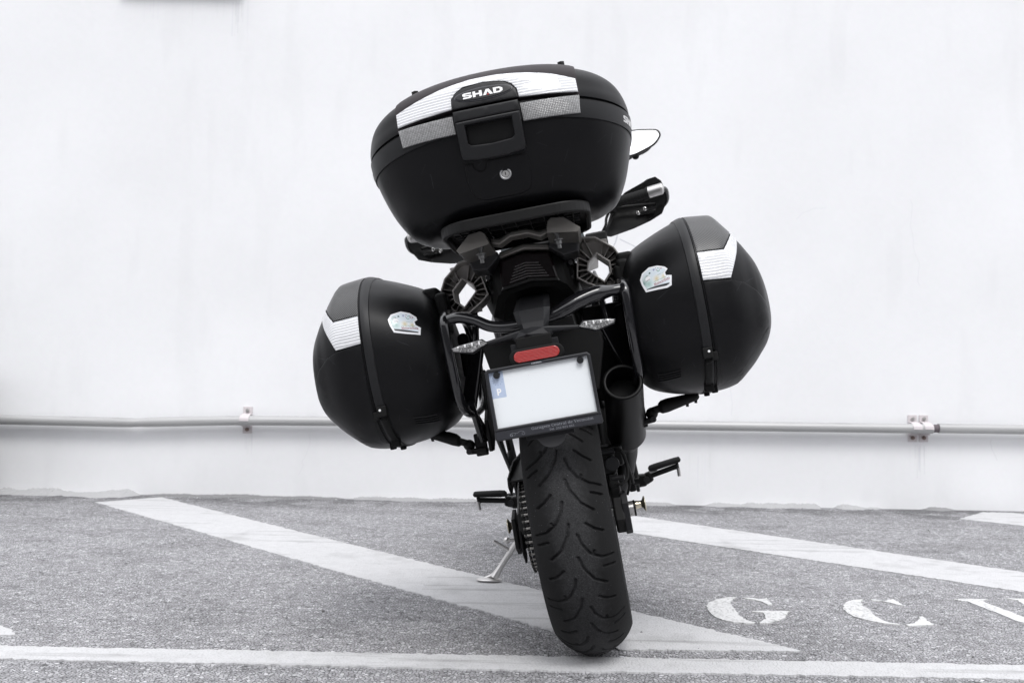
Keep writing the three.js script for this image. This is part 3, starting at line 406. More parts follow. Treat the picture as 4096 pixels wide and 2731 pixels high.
  for (let k = 0; k < 10; k++) { const a = k / 10 * 2 * PI; part('spoke', beam([0, 0.2985 + 0.03 * Math.cos(a), -1.5 + 0.03 * Math.sin(a)], [0, 0.2985 + 0.19 * Math.cos(a), -1.5 + 0.19 * Math.sin(a)], 0.02, 0.014, 0.004), M.black, fw); }
  both(s => part('brake_disc', new THREE.CylinderGeometry(0.155, 0.155, 0.005, 48).rotateZ(PI / 2).translate(s * 0.072, 0.2985, -1.5), M.steel, fw));
  both(s => part('fork_leg', [rod([s * 0.10, 0.30, -1.50], [s * 0.10, 0.66, -1.37], 0.029, 0.03, 24), rod([s * 0.10, 0.66, -1.37], [s * 0.10, 1.12, -1.20], 0.022, 0.022, 24)], M.castDark));
  part('front_mudguard', loft(Array.from({ length: 13 }, (_, i) => { const a = -0.75 + i / 12 * 1.7; return Array.from({ length: 15 }, (_, k) => { const b = (k / 14 - 0.5) * 2, th = k > 14 ? 0 : 0; return V3(b * 0.072, 0.2985 + (0.325 - 0.05 * b * b) * Math.cos(a), -1.5 + (0.325 - 0.05 * b * b) * Math.sin(a)); }); }), { capA: false, capB: false, closed: false }), M.black);
  part('triple_clamp', [box(0.26, 0.03, 0.08, 0, 1.11, -1.19, 0.01), box(0.26, 0.03, 0.08, 0, 0.90, -1.27, 0.01)], M.castDark);
}
// ---- handlebar with guards and mirrors
{
  const hb = part('handlebar', [tube([[-0.455, 1.262, -1.06], [-0.30, 1.246, -1.10], [-0.16, 1.20, -1.16], [-0.05, 1.165, -1.18], [0.05, 1.165, -1.18], [0.16, 1.20, -1.16], [0.30, 1.243, -1.10], [0.455, 1.253, -1.06]], 0.011, { seg: 60 })], M.black);
  const guard = [[0.275, 1.245], [0.300, 1.265], [0.330, 1.285], [0.412, 1.312], [0.440, 1.310], [0.456, 1.290], [0.470, 1.236], [0.468, 1.222], [0.441, 1.178], [0.337, 1.150], [0.252, 1.136], [0.238, 1.140], [0.236, 1.160]];
  both(s => {
    const X = x => s * x, dx = s > 0 ? 0 : -0.008, T = g => s > 0 ? g : mirror(g);
    part('hand_grip', [rod([X(0.285), 1.2435, -1.103], [X(0.402), 1.2505, -1.074], 0.0175, 0.0175, 24), ...[0, 1, 2, 3, 4, 5, 6, 7].map(k => rod([X(0.30 + k * 0.012), 1.2444 + k * 0.0007, -1.0995 + k * 0.003], [X(0.304 + k * 0.012), 1.2447 + k * 0.0007, -1.0985 + k * 0.003], 0.0186, 0.0186, 24)), rod([X(0.398), 1.2505, -1.075], [X(0.404), 1.251, -1.0735], 0.021, 0.021, 24)], M.rubber, hb);
    part('bar_end_weight', [rod([X(0.405), 1.251, -1.0735], [X(0.447), 1.2535, -1.063], 0.0205, 0.0205, 28), ball(0.0205, X(0.447), 1.2535, -1.063, 0.55, 1, 1)], M.alloy, hb);
    const bend = (u, v, o) => [u, v, -1.175 - o + 0.9 * Math.max(0, u - 0.40) * 1.2 + 0.25 * Math.abs(v - 1.22)];
    part('hand_guard', T(panel(guard, 0.004, 0.001, bend, { edge: 0.02 })), M.black, hb);
    part('guard_arm', T(tube([[0.452, 1.254, -1.062], [0.466, 1.245, -1.075], [0.464, 1.215, -1.11], [0.43, 1.20, -1.150], [0.36, 1.20, -1.168]], 0.010, { flat: 0.6 })), M.gloss, hb);
    for (const [bx, by] of [[0.362, 1.202], [0.388, 1.2115]]) part('guard_bolt', T(ball(0.0085, bx, by, -1.156, 1, 1, 0.7)), M.chrome, hb);
    part('control_lever', T(tube([[0.265, 1.235, -1.13], [0.30, 1.232, -1.145], [0.38, 1.224, -1.14], [0.425, 1.216, -1.125]], 0.0065)), M.black, hb);
    part('switch_housing', T(box(0.05, 0.045, 0.045, 0.258, 1.236, -1.11, 0.01)), M.black, hb);
    part('cable', T(tube([[0.262, 1.222, -1.115], [0.245, 1.195, -1.10], [0.235, 1.165, -1.09], [0.20, 1.13, -1.12], [0.12, 1.07, -1.2]], 0.005)), M.rubber, hb);
    part('cable', T(tube([[0.285, 1.225, -1.14], [0.262, 1.19, -1.12], [0.225, 1.14, -1.11], [0.15, 1.06, -1.2]], 0.0042)), M.rubber, hb);
    const mo = [[0.300, 1.470], [0.330, 1.487], [0.391, 1.492], [0.462, 1.480], [0.481, 1.472], [0.487, 1.455], [0.480, 1.440], [0.458, 1.419], [0.420, 1.403], [0.372, 1.390], [0.320, 1.396], [0.300, 1.425]], inset = mo.map(([x, y]) => [0.393 + (x - 0.393) * 0.915, 1.441 + (y - 1.441) * 0.86]);
    const tilt = (u, v, o) => [u, v, -1.10 + o - 0.32 * (v - 1.441)];
    const mi = part('mirror', [T(panel(mo, 0.018, 0.005, tilt, { edge: 0.02, smooth: true, base: -0.016 })), T(ball(0.045, 0.385, 1.438, -1.128, 1.6, 0.9, 0.5)), T(tube([[0.375, 1.402, -1.125], [0.35, 1.385, -1.12], [0.315, 1.34, -1.12], [0.29, 1.262, -1.11]], 0.007)), T(ball(0.013, 0.386, 1.395, -1.108))], M.black, hb);
    part('mirror_glass', T(panel(inset, 0.0012, 0, tilt, { edge: 0.05, smooth: true, base: 0.0021 })), M.mirror, mi);
  });
}
// ---- side stand and foot pegs
{
  const st = part('side_stand', [tube([[-0.135, 0.285, -0.70], [-0.175, 0.235, -0.735], [-0.215, 0.192, -0.765], [-0.268, 0.138, -0.785], [-0.305, 0.098, -0.79], [-0.322, 0.078, -0.79]], t => 0.0155 - 0.004 * t + (t > 0.85 ? 0.006 * (t - 0.85) / 0.15 : 0), { flat: 0.75, rad: 16, seg: 40 })], M.alloy);
  part('stand_foot', [new THREE.SphereGeometry(1, 24, 12).scale(0.042, 0.0075, 0.026).rotateZ(-LEAN).translate(-0.340, 0.0735, -0.79), tube([[-0.30, 0.10, -0.79], [-0.33, 0.084, -0.79], [-0.365, 0.079, -0.79]], t => 0.010 - 0.006 * t, { rad: 10 })], M.alloy, st);
  part('stand_tang', rod([-0.262, 0.158, -0.78], [-0.303, 0.193, -0.775], 0.0055), M.alloy, st); part('stand_spring', rod([-0.225, 0.19, -0.75], [-0.255, 0.192, -0.74], 0.006), M.alloy, st); part('stand_knob', ball(0.011, -0.257, 0.192, -0.74), M.alloy, st);
  const hangerPts = [[-0.10, 0.70], [-0.02, 0.60], [0.03, 0.575], [0.03, 0.50], [-0.01, 0.50], [-0.10, 0.545], [-0.35, 0.42], [-0.46, 0.30], [-0.56, 0.30], [-0.54, 0.46], [-0.40, 0.66]];
  both(s => {
    const T = g => s > 0 ? g : mirror(g), sl = s > 0 ? 0.13 : 0.42, lift = g => { const p = g.attributes.position; for (let i = 0; i < p.count; i++) { const x = p.getX(i); if (x > 0.225) p.setY(i, p.getY(i) + (x - 0.225) * (sl - 0.13)); } return T(g); };
    const h = part('footrest_hanger', T(slab(hangerPts.map(([z, y]) => [-z, y]), 0.010, 0.003, [[[0.18, 0.56], [0.34, 0.62], [0.40, 0.48], [0.30, 0.46]]]).rotateY(PI / 2).translate(0.163, 0, 0)), M.black);
    // passenger peg
    const pp = part('passenger_footpeg', lift(mergeGeometries([box(0.030, 0.055, 0.010, 0.193, 0.520, 0.0, 0.004), beam([0.178, 0.504, 0.0], [0.228, 0.508, 0.0], 0.034, 0.014, 0.005), ball(0.0145, 0.222, 0.522, 0, 1, 1, 1), beam([0.222, 0.527, 0], [0.250, 0.532, 0.0], 0.022, 0.018, 0.006)].map(q => q.index ? q.toNonIndexed() : q))), M.black, h);
    part('peg_rubber', lift(loft([[0.240, 0.014], [0.247, 0.021], [0.262, 0.022], [0.318, 0.015], [0.334, 0.013], [0.338, 0.008]].map(([x, r], i) => Array.from({ length: 16 }, (_, k) => { const a = k / 16 * 2 * PI; return V3(x, 0.532 + (x - 0.24) * 0.13 + r * 0.75 * Math.sin(a), r * 1.1 * Math.cos(a)); })), { crease: 0.7 })), M.rubber, pp);
    for (const [bx, by] of [[0.309, 0.533], [0.330, 0.538]]) part('peg_stud', lift(rod([bx, by, 0], [bx - 0.002, by - 0.010, 0], 0.0035)), M.castDark, pp);
    part('peg_pivot', T(rod([0.222, 0.508, 0.014], [0.222, 0.508, 0.022], 0.007)), M.castDark, pp);
    // rider peg
    const rp = part('rider_footpeg', T(mergeGeometries([box(0.05, 0.035, 0.05, 0.172, 0.327, -0.50, 0.008), beam([0.180, 0.322, -0.50], [0.214, 0.336, -0.50], 0.036, 0.030, 0.008), beam([0.205, 0.334, -0.50], [0.292, 0.350, -0.50], 0.034, 0.013, 0.004), box(0.008, 0.028, 0.03, 0.290, 0.352, -0.50, 0.003)].map(q => q.index ? q.toNonIndexed() : q))), M.black, h);
    part('peg_rubber', T(loft([[0.208, 0.004], [0.212, 0.0085], [0.225, 0.0095], [0.285, 0.0085], [0.299, 0.0075], [0.301, 0.003]].map(([x, r]) => Array.from({ length: 14 }, (_, k) => { const a = k / 14 * 2 * PI; return V3(x, 0.355 + (x - 0.208) * 0.14 + r * Math.sin(a), -0.50 + 0.026 * Math.sign(Math.cos(a)) * Math.pow(Math.abs(Math.cos(a)), 0.6)); })), { crease: 0.8 })), M.rubber, rp);
    part('peg_bolt', T(rod([0.291, 0.346, -0.485], [0.290, 0.322, -0.485], 0.005)), M.alloy, rp); part('peg_pivot', T(rod([0.197, 0.328, -0.48], [0.197, 0.328, -0.472], 0.009)), M.castDark, rp);
  });
  part('brake_pedal', [tube([[0.165, 0.33, -0.52], [0.20, 0.325, -0.58], [0.22, 0.33, -0.68], [0.235, 0.335, -0.70]], 0.008)], M.castDark);
  part('gear_lever', [tube([[-0.165, 0.33, -0.56], [-0.18, 0.325, -0.64], [-0.20, 0.33, -0.70], [-0.235, 0.332, -0.70]], 0.007)], M.castDark);
  part('master_cylinder', [rod([0.163, 0.34, -0.45], [0.158, 0.45, -0.42], 0.014), rod([0.150, 0.49, -0.42], [0.150, 0.53, -0.42], 0.020)], M.black);
  part('lower_guard', [box(0.02, 0.07, 0.04, 0.150, 0.355, -0.30, 0.006), rod([0.155, 0.345, -0.28], [0.170, 0.345, -0.28], 0.009)], M.black);
}
// ---- silencer on the right
{
  const A = V3(0.163, 0.607, 0.17), Bp = V3(0.157, 0.490, -0.06), d = Bp.clone().sub(A).normalize(), at = t => { const p = A.clone().addScaledVector(d, t); return [p.x, p.y, p.z]; };
  const can = new THREE.LatheGeometry([[0.036, 0.07], [0.036, 0.002], [0.038, 0], [0.043, 0], [0.045, 0.003], [0.047, 0.27], [0.030, 0.275]].map(p => V2(...p)), 48).applyQuaternion(new THREE.Quaternion().setFromUnitVectors(V3(0, 1, 0), d)).translate(A.x, A.y, A.z);
  const ex = part('silencer', [can, rod(at(0.27), at(0.33), 0.047, 0.028, 36), tube([at(0.32), [0.15, 0.42, -0.22], [0.12, 0.33, -0.42], [0.06, 0.26, -0.60]], 0.026)], M.exhaust);
  part('silencer_mouth', rod(at(0.060), at(0.064), 0.0365, 0.0365, 36), M.rubber, ex);
}
// ---- tail, lamp, rack, grab handles
{
  const tail = part('tail_unit', loft([[0.060, 0.845, 0.925, 0.165], [0.080, 0.835, 0.935, 0.14], [0.105, 0.80, 0.935, 0.05], [0.115, 0.79, 0.925, -0.08], [0.12, 0.80, 0.90, -0.2]].map(([w, y0, y1, z]) => [[-w, y0 + 0.012], [-w * 0.8, y0], [0, y0 + 0.008], [w * 0.8, y0], [w, y0 + 0.012], [w * 0.98, y1 - 0.014], [w * 0.6, y1], [0, y1 + 0.006], [-w * 0.6, y1], [-w * 0.98, y1 - 0.014]].map(([x, y]) => V3(x, y, z))), { crease: 0.3 }), M.matte);
  const lamp = part('tail_lamp', slab([[-0.060, 0.921], [-0.006, 0.930], [0.056, 0.921], [0.065, 0.856], [0.003, 0.866], [-0.065, 0.856]], 0.022, 0.005).translate(0, 0, 0.158), M.smoked, tail);
  part('lamp_bezel', slab([[-0.068, 0.852], [-0.062, 0.862], [0.003, 0.872], [0.062, 0.862], [0.068, 0.852], [0.003, 0.861]], 0.027, 0.003).translate(0, 0, 0.157), M.gloss, lamp);
  for (let k = 0; k < 6; k++) { const y = 0.9065 - k * 0.0062, w = 0.027 + k * 0.0035; part('lamp_strip', slab([[-w, y - 0.004 - k * 0.0004], [-0.003, y + 0.001], [w, y - 0.004 - k * 0.0004], [w, y - 0.0058 - k * 0.0004], [-0.003, y - 0.0012], [-w, y - 0.0058 - k * 0.0004]], 0.0016, 0).translate(0, 0, 0.1795), M.led, lamp); }
  part('tail_cover', [slab([[-0.062, 0.924], [0, 0.935], [0.062, 0.924], [0.055, 0.939], [0, 0.948], [-0.055, 0.939]], 0.14, 0.004).translate(0, 0, 0.05)], M.cast, tail);
  both(s => part('tail_bolt', rod([s * 0.093, 0.898, 0.10], [s * 0.097, 0.898, 0.112], 0.006), M.castDark, tail));
  // plate carrier: faceted arm, indicator bar
  const X0 = -0.006, arm = part('plate_carrier', [loft([[0.036, 0.845, 0.06, 0.10], [0.037, 0.812, 0.17, 0.235], [0.038, 0.790, 0.26, 0.300], [0.032, 0.760, 0.285, 0.325], [0.028, 0.745, 0.29, 0.335]].map(([w, y, z0, z1]) => [[-w, z0], [w, z0], [w * 1.05, (z0 + z1) / 2], [w * 0.72, z1], [-w * 0.72, z1], [-w * 1.05, (z0 + z1) / 2]].map(([x, z]) => V3(X0 + 0.004 + x, y, z))), { crease: 0.1 }), box(0.10, 0.20, 0.006, X0, 0.62, 0.335, 0.002), beam([X0 - 0.03, 0.72, 0.315], [X0 - 0.045, 0.60, 0.334], 0.02, 0.01), beam([X0 + 0.03, 0.72, 0.315], [X0 + 0.045, 0.60, 0.334], 0.02, 0.01)], M.greyPlastic);
  part('indicator_bar', [slab([[-0.098, 0.7365], [-0.031, 0.7465], [0, 0.7475], [0.031, 0.7465], [0.098, 0.7365], [0.098, 0.7285], [0.042, 0.7315], [0.029, 0.7165], [-0.029, 0.7165], [-0.042, 0.7315], [-0.098, 0.7285]], 0.030, 0.004).translate(X0, 0, 0.308)], M.greyPlastic, arm);
  const tri = (a, b, c) => { const g = new THREE.BufferGeometry(); g.setAttribute('position', new THREE.Float32BufferAttribute([...a, ...b, ...c], 3)); g.setAttribute('uv', new THREE.Float32BufferAttribute([0, 0, 1, 0, 0, 1], 2)); g.computeVertexNormals(); return g; };
  { const p = V3(X0 - 0.012, 0.735, 0.352), rim = [[-0.034, 0.7175], [0.030, 0.7175], [0.042, 0.730], [0.030, 0.746], [0, 0.749], [-0.030, 0.746], [-0.042, 0.730]].map(([x, y]) => [X0 + x, y, 0.335]); part('faceted_cap', rim.map((a, i) => tri(a, rim[(i + 1) % rim.length], [p.x, p.y, p.z])), M.greyPlastic, arm); }
  both(s => {
    const q = [[0.174, 0.7345], [0.158, 0.7385], [0.106, 0.7435], [0.094, 0.732], [0.130, 0.7165], [0.171, 0.7265]], T = g => s > 0 ? g.translate(X0, 0, 0) : mirror(g).translate(X0, 0, 0);
    const ind = part('indicator', T(slab(q, 0.026, 0.004).translate(0, 0, 0.312)), M.greyPlastic, arm);
    const lens = slab(q.map(([x, y]) => [0.1365 + (x - 0.1365) * 0.93, 0.7305 + (y - 0.7305) * 0.82]), 0.006, 0.002).translate(0, 0, 0.3345), uv = lens.attributes.uv, p = lens.attributes.position; for (let i = 0; i < p.count; i++) uv.setXY(i, (p.getX(i) - 0.09) / 0.09, (p.getY(i) - 0.715) / 0.03);
    part('indicator_lens', T(lens), M.lensClear, ind);
  });
  // reflector
  const stad = (hw, hh, n = 12) => { const q = []; for (let k = 0; k <= n; k++) { const a = -PI / 2 + k / n * PI; q.push([hw - hh + hh * Math.cos(a), hh * Math.sin(a)]); } for (let k = 0; k <= n; k++) { const a = PI / 2 + k / n * PI; q.push([-hw + hh + hh * Math.cos(a), hh * Math.sin(a)]); } return q; };
  const rb = part('reflector_holder', [slab(stad(0.057, 0.0165), 0.012, 0.003).translate(X0 + 0.002, 0.6905, 0.348), box(0.075, 0.05, 0.008, X0, 0.706, 0.344, 0.003)], M.matte, arm);
  { const g = slab(stad(0.0475, 0.0115), 0.005, 0.0015).translate(X0 + 0.002, 0.6905, 0.359), uv = g.attributes.uv, p = g.attributes.position; for (let i = 0; i < p.count; i++) uv.setXY(i, p.getX(i) / 0.022, p.getY(i) / 0.022); part('red_reflector', g, M.reflector, rb).userData = { label: 'long rounded red reflector above the number plate' }; }
  // number plate
  const cvTex = (w, h, f) => { const cv = document.createElement('canvas'); cv.width = w; cv.height = h; f(cv.getContext('2d'), w, h); const t = new THREE.CanvasTexture(cv); t.colorSpace = THREE.SRGBColorSpace; t.anisotropy = 8; return t; };
  const flat = (w, h, x, y, z) => new THREE.PlaneGeometry(w, h).translate(x, y, z);
  const PC = -0.0065, pf = part('number_plate_frame', [slab([[-0.110, 0.549], [0.110, 0.549], [0.110, 0.671], [0.104, 0.677], [-0.104, 0.677], [-0.110, 0.671]], 0.010, 0.002, [[[-0.103, 0.5545], [-0.103, 0.670], [0.103, 0.670], [0.103, 0.5545]]]).translate(PC, 0, 0.352), slab([[-0.112, 0.533], [-0.108, 0.529], [0.108, 0.529], [0.112, 0.533], [0.110, 0.5505], [-0.110, 0.5505]], 0.009, 0.0025).translate(PC, 0, 0.351), box(0.205, 0.115, 0.004, PC, 0.612, 0.3485, 0.001)], mat([0.022, 0.0225, 0.026], 0.4), arm);
  const plateTex = cvTex(1024, 572, (c, w, h) => {
    c.fillStyle = '#f3f7f9'; c.fillRect(0, 0, w, h); c.fillStyle = '#bfcde4'; c.fillRect(0, 0, 146, 268);
    c.fillStyle = '#9fb0cd'; for (let k = 0; k < 12; k++) { const a = k / 12 * 2 * PI; const x = 78 + 52 * Math.cos(a), y = 84 + 52 * Math.sin(a); c.beginPath(); for (let m = 0; m < 10; m++) { const r = m % 2 ? 4 : 9, b = -PI / 2 + m * PI / 5; c.lineTo(x + r * Math.cos(b), y + r * Math.sin(b)); } c.fill(); }
    c.fillStyle = '#ffffff'; c.font = 'bold 96px sans-serif'; c.textAlign = 'center'; c.fillText('P', 76, 242);
    for (let k = 0; k < 34; k++) { c.fillStyle = `rgba(60,60,66,${0.25 + rnd() * 0.4})`; c.beginPath(); c.arc(rnd() * w, rnd() * h, 0.8 + rnd() * 1.2, 0, 7); c.fill(); }
  });
  const np = part('number_plate', box(0.2065, 0.1162, 0.002, PC, 0.61225, 0.3525, 0.0005), M.white, arm);
  part('plate_print', flat(0.2055, 0.1150, PC, 0.61225, 0.3541), new THREE.MeshPhysicalMaterial({ map: plateTex, roughness: 0.35, clearcoat: 0.3, clearcoatRoughness: 0.3 }), np);
  for (const [x, y] of [[-0.093, 0.6625], [0.081, 0.6630]]) part('plate_screw_cap', rod([x, y, 0.354], [x, y, 0.3625], 0.0072, 0.0066, 24), M.greyPlastic, np);
  const band = cvTex(1024, 96, (c, w, h) => { c.fillStyle = '#2a2b31'; c.fillRect(0, 0, w, h); for (let k = 0; k < 160; k++) { c.fillStyle = `rgba(150,150,156,${rnd() * 0.22})`; c.fillRect(rnd() * w, rnd() * h, 1 + rnd() * 2, 1); }
    c.fillStyle = '#8e9096'; c.font = '43px serif'; c.textAlign = 'left'; c.fillText('Garagem Central de Vermoim', 345, 44); c.font = '33px serif'; c.fillText('Tel. 252 921 661', 515, 86);
    c.font = '46px sans-serif'; c.fillText('G', 128, 80); c.strokeStyle = '#7d7f86'; c.lineWidth = 3; c.beginPath(); c.arc(262, 66, 14, 0, 7); c.stroke(); c.beginPath(); c.moveTo(150, 36); c.quadraticCurveTo(190, 52, 208, 52); c.quadraticCurveTo(236, 16, 272, 46); c.stroke(); c.beginPath(); c.moveTo(172, 78); c.lineTo(190, 50); c.stroke(); });
  part('dealer_print', flat(0.2150, 0.0165, PC, 0.5398, 0.36035), new THREE.MeshStandardMaterial({ map: band, roughness: 0.5 }), pf);
  const cors = cvTex(256, 40, (c, w, h) => { c.fillStyle = '#2b2c32'; c.fillRect(0, 0, w, h); c.fillStyle = '#c9ccd2'; c.font = 'bold 30px sans-serif'; c.textAlign = 'center'; c.fillText('CORSINAIS', w / 2, 31); });
  part('maker_print', flat(0.034, 0.0048, PC - 0.001, 0.6735, 0.3624), new THREE.MeshStandardMaterial({ map: cors, roughness: 0.5 }), pf);
  part('mud_flap', [slab([[-0.038, 0.545], [-0.036, 0.522], [-0.022, 0.503], [-0.004, 0.498], [0.014, 0.503], [0.026, 0.520], [0.028, 0.545]], 0.004, 0.001, [], true).translate(0, 0, 0.333)], mat([0.05, 0.05, 0.053], 0.75), arm);
  part('inner_mudguard', loft(Array.from({ length: 15 }, (_, i) => { const a = -0.7 + i / 14 * 1.55; return Array.from({ length: 13 }, (_, k) => { const b = (k / 12 - 0.5) * 2; return V3(b * 0.098, AY + (0.36 - 0.06 * b * b) * Math.cos(a) + 0.02, (0.36 - 0.06 * b * b) * Math.sin(a) - 0.03); }); }), { capA: false, capB: false, closed: false }), M.matte);
  part('side_cover', slab([[0.10, 0.80], [0.196, 0.80], [0.192, 0.60], [0.150, 0.55], [0.10, 0.58]], 0.02, 0.005).translate(0, 0, -0.02), M.matte);
  part('rear_fender', slab([[-0.132, 0.745], [0.135, 0.745], [0.138, 0.70], [0.110, 0.60], [-0.09, 0.60], [-0.118, 0.67]], 0.03, 0.006).translate(0, 0, 0.17), M.matte);
  // luggage rack: cast arms under the top case tray
  const rack = part('luggage_rack', [slab([[-0.062, 0.944], [-0.044, 0.938], [-0.018, 0.950], [0.018, 0.950], [0.044, 0.938], [0.062, 0.944], [0.062, 0.956], [0.044, 0.952], [0.018, 0.963], [-0.018, 0.963], [-0.044, 0.952], [-0.062, 0.956]], 0.05, 0.004).translate(0, 0, 0.24)], M.cast);
  both(s => {
    const T = g => s > 0 ? g : mirror(g), wallT = 0.003;
    const ol = [[0.060, 0.932], [0.066, 0.955], [0.074, 0.961], [0.100, 0.958], [0.130, 0.930], [0.124, 0.922]];
    part('rack_arm', T(mergeGeometries([slab(ol, 0.18, 0.0008, [[[0.066, 0.931], [0.071, 0.951], [0.077, 0.956], [0.098, 0.953], [0.122, 0.929], [0.118, 0.926]]]).translate(0, 0, 0.185), slab([[0.064, 0.931], [0.070, 0.953], [0.076, 0.958], [0.098, 0.955], [0.124, 0.930]], 0.006, 0).translate(0, 0, 0.27)].map(q => q.index ? q.toNonIndexed() : q))), M.cast, rack);
    for (let k = 0; k < 4; k++) part('rack_rib', T(beam([0.072 + k * 0.012, 0.930, 0.30], [0.072 + k * 0.012, 0.954 - Math.max(0, k - 1) * 0.006, 0.30], 0.003, 0.08, 0.001)), M.cast, rack);
    part('rack_lug', T(slab([[0.055, 0.925], [0.058, 0.937], [0.125, 0.931], [0.118, 0.904], [0.085, 0.900]], 0.10, 0.004).translate(0, 0, 0.12)), M.castDark, rack);
    for (const y of [0.931, 0.911]) part('rack_bolt', T(mergeGeometries([hex(0.0075, 0, [0.081, y - 0.005, 0.352], [0.081, y + 0.003, 0.352]), rod([0.081, y - 0.014, 0.352], [0.081, y + 0.012, 0.352], 0.0045), rod([0.081, y + 0.003, 0.352], [0.081, y + 0.005, 0.352], 0.0105)].map(q => q.toNonIndexed()))), M.bolt, rack);
    // grab handle: hollow ring with webs, open to the rear
    const go = [[0.100, 0.952], [0.116, 0.958], [0.162, 0.951], [0.202, 0.919], [0.217, 0.889], [0.208, 0.861], [0.187, 0.832], [0.155, 0.828], [0.125, 0.846], [0.104, 0.863], [0.113, 0.910]], gh = [[0.160, 0.909], [0.184, 0.886], [0.184, 0.864], [0.166, 0.845], [0.134, 0.876], [0.139, 0.893]];
    const sc = (q, k, cx = 0.158, cy = 0.885) => q.map(([x, y]) => [cx + (x - cx) * k, cy + (y - cy) * k]);
    const hd = part('grab_handle', T(mergeGeometries([slab(go, 0.085, 0.0008, [sc(go, 0.93)]), slab(sc(gh, 1.16, 0.160, 0.878), 0.085, 0.0006, [gh]), slab(sc(go, 0.96), 0.012, 0.001, [sc(gh, 1.05, 0.160, 0.878)])].map(q => (q.index ? q.toNonIndexed() : q))).translate(0, 0, 0)), M.titan);
    const mid = [0.160, 0.880]; for (let k = 0; k < 20; k++) {
      const a = k / 20 * 2 * PI, dir = [Math.cos(a), Math.sin(a)], hit = q => { let best = 0; for (let i = 0; i < q.length; i++) { const A = q[i], B2 = q[(i + 1) % q.length], ex = B2[0] - A[0], ey = B2[1] - A[1], den = dir[0] * ey - dir[1] * ex; if (Math.abs(den) < 1e-9) continue; const t = ((A[0] - mid[0]) * ey - (A[1] - mid[1]) * ex) / den, u = ((A[0] - mid[0]) * dir[1] - (A[1] - mid[1]) * dir[0]) / den; if (t > 0 && u >= 0 && u <= 1) best = Math.max(best, t); } return best; };
      const r0 = hit(sc(gh, 1.10, 0.160, 0.878)), r1 = hit(sc(go, 0.95)); if (r1 - r0 < 0.008) continue;
      part('handle_web', T(beam([mid[0] + dir[0] * r0, mid[1] + dir[1] * r0, 0.038], [mid[0] + dir[0] * r1, mid[1] + dir[1] * r1, 0.038], 0.06, 0.0026, 0.0008)), M.titan, hd);
    }
    part('handle_rail', T(mergeGeometries([slab([[0.112, 0.935], [0.160, 0.940], [0.165, 0.915], [0.118, 0.905]], 0.22, 0.006).translate(0, 0, -0.22), beam([0.10, 0.94, 0.05], [0.09, 0.945, 0.20], 0.04, 0.02, 0.005)].map(q => q.index ? q.toNonIndexed() : q))), M.titan, hd);
  });
}
// ---- pannier carrier
{
  const pr = part('pannier_carrier', [tube([[-0.203, 0.808, 0.19], [-0.170, 0.810, 0.20], [-0.135, 0.797, 0.21], [-0.100, 0.776, 0.22], [-0.06, 0.767, 0.23], [0, 0.768, 0.235], [0.05, 0.778, 0.23], [0.095, 0.795, 0.22], [0.14, 0.806, 0.205], [0.20, 0.808, 0.19]], t => 0.0125 + 0.006 * sm(0.55, 0.7, t) * (1 - sm(0.86, 0.95, t)), { seg: 90 })], M.tubeBlack);
  both(s => {
    const T = g => s > 0 ? g : mirror(g);
    part('carrier_hoop', T(tube([[0.203, 0.815, 0.19], [0.204, 0.79, 0.205], [0.203, 0.70, 0.20], [0.202, 0.63, 0.17], [0.196, 0.60, 0.12], [0.190, 0.596, 0.0], [0.186, 0.63, -0.14], [0.190, 0.75, -0.19], [0.196, 0.825, -0.16], [0.200, 0.838, -0.06], [0.202, 0.834, 0.12]], 0.0115, { closed: true, seg: 130, flat: 0.8 })), M.tubeBlack, pr);
    part('carrier_strut', T(mergeGeometries([beam([0.150, 0.750, 0.10], [0.198, 0.612, 0.06], 0.012, 0.044, 0.005), beam([0.15, 0.83, 0.02], [0.155, 0.74, 0.10], 0.012, 0.026, 0.004), beam([0.196, 0.612, 0.06], [0.175, 0.53, -0.02], 0.012, 0.022, 0.004), rod([0.188, 0.62, 0.10], [0.186, 0.53, 0.02], 0.0085)].map(q => q.index ? q.toNonIndexed() : q))), M.tubeBlack, pr);
    part('carrier_lock', T(box(0.03, 0.05, 0.06, 0.212, 0.858, 0.10, 0.01)), M.matte, pr); part('carrier_pad', T(box(0.026, 0.11, 0.05, 0.190, 0.735, 0.01, 0.012)), M.matte, pr);
  });
}
// ---- tray between rack and top case
const roundRect = (x0, x1, y0, y1, r, n = 6) => { const q = []; for (const [cx, cy, a0] of [[x1 - r, y1 - r, 0], [x0 + r, y1 - r, 1], [x0 + r, y0 + r, 2], [x1 - r, y0 + r, 3]]) for (let k = 0; k <= n; k++) { const a = (a0 + k / n) * PI / 2; q.push([cx + r * Math.cos(a), cy + r * Math.sin(a)]); } return q; };
{
  const lay = (g, y) => g.rotateX(PI / 2).translate(0, y, 0);                 // outline (x, z) laid flat, thickness going down from y
  const tray = part('top_case_tray', [lay(slab(roundRect(-0.158, 0.158, 0.09, 0.405, 0.07, 10), 0.024, 0.0035, [roundRect(-0.148, 0.148, 0.10, 0.395, 0.062, 10)]), 0.983), lay(slab(roundRect(-0.154, 0.154, 0.094, 0.401, 0.066, 10), 0.006, 0), 0.9815)], M.tray);
  for (let k = 0; k < 5; k++) part('tray_rib', box(0.27, 0.008, 0.003, 0, 0.9715, 0.15 + k * 0.05, 0.001), M.tray, tray);
  for (let k = 0; k < 9; k++) part('tray_rib', box(0.003, 0.008, 0.24, -0.12 + k * 0.03, 0.9713, 0.25, 0.001), M.tray, tray);
  both(s => { for (let k = 0; k < 5; k++) part('tray_slot', box(0.035, 0.005, 0.010, s * 0.118, 0.9725, 0.22 + k * 0.032, 0.002), M.castDark, tray); });
}

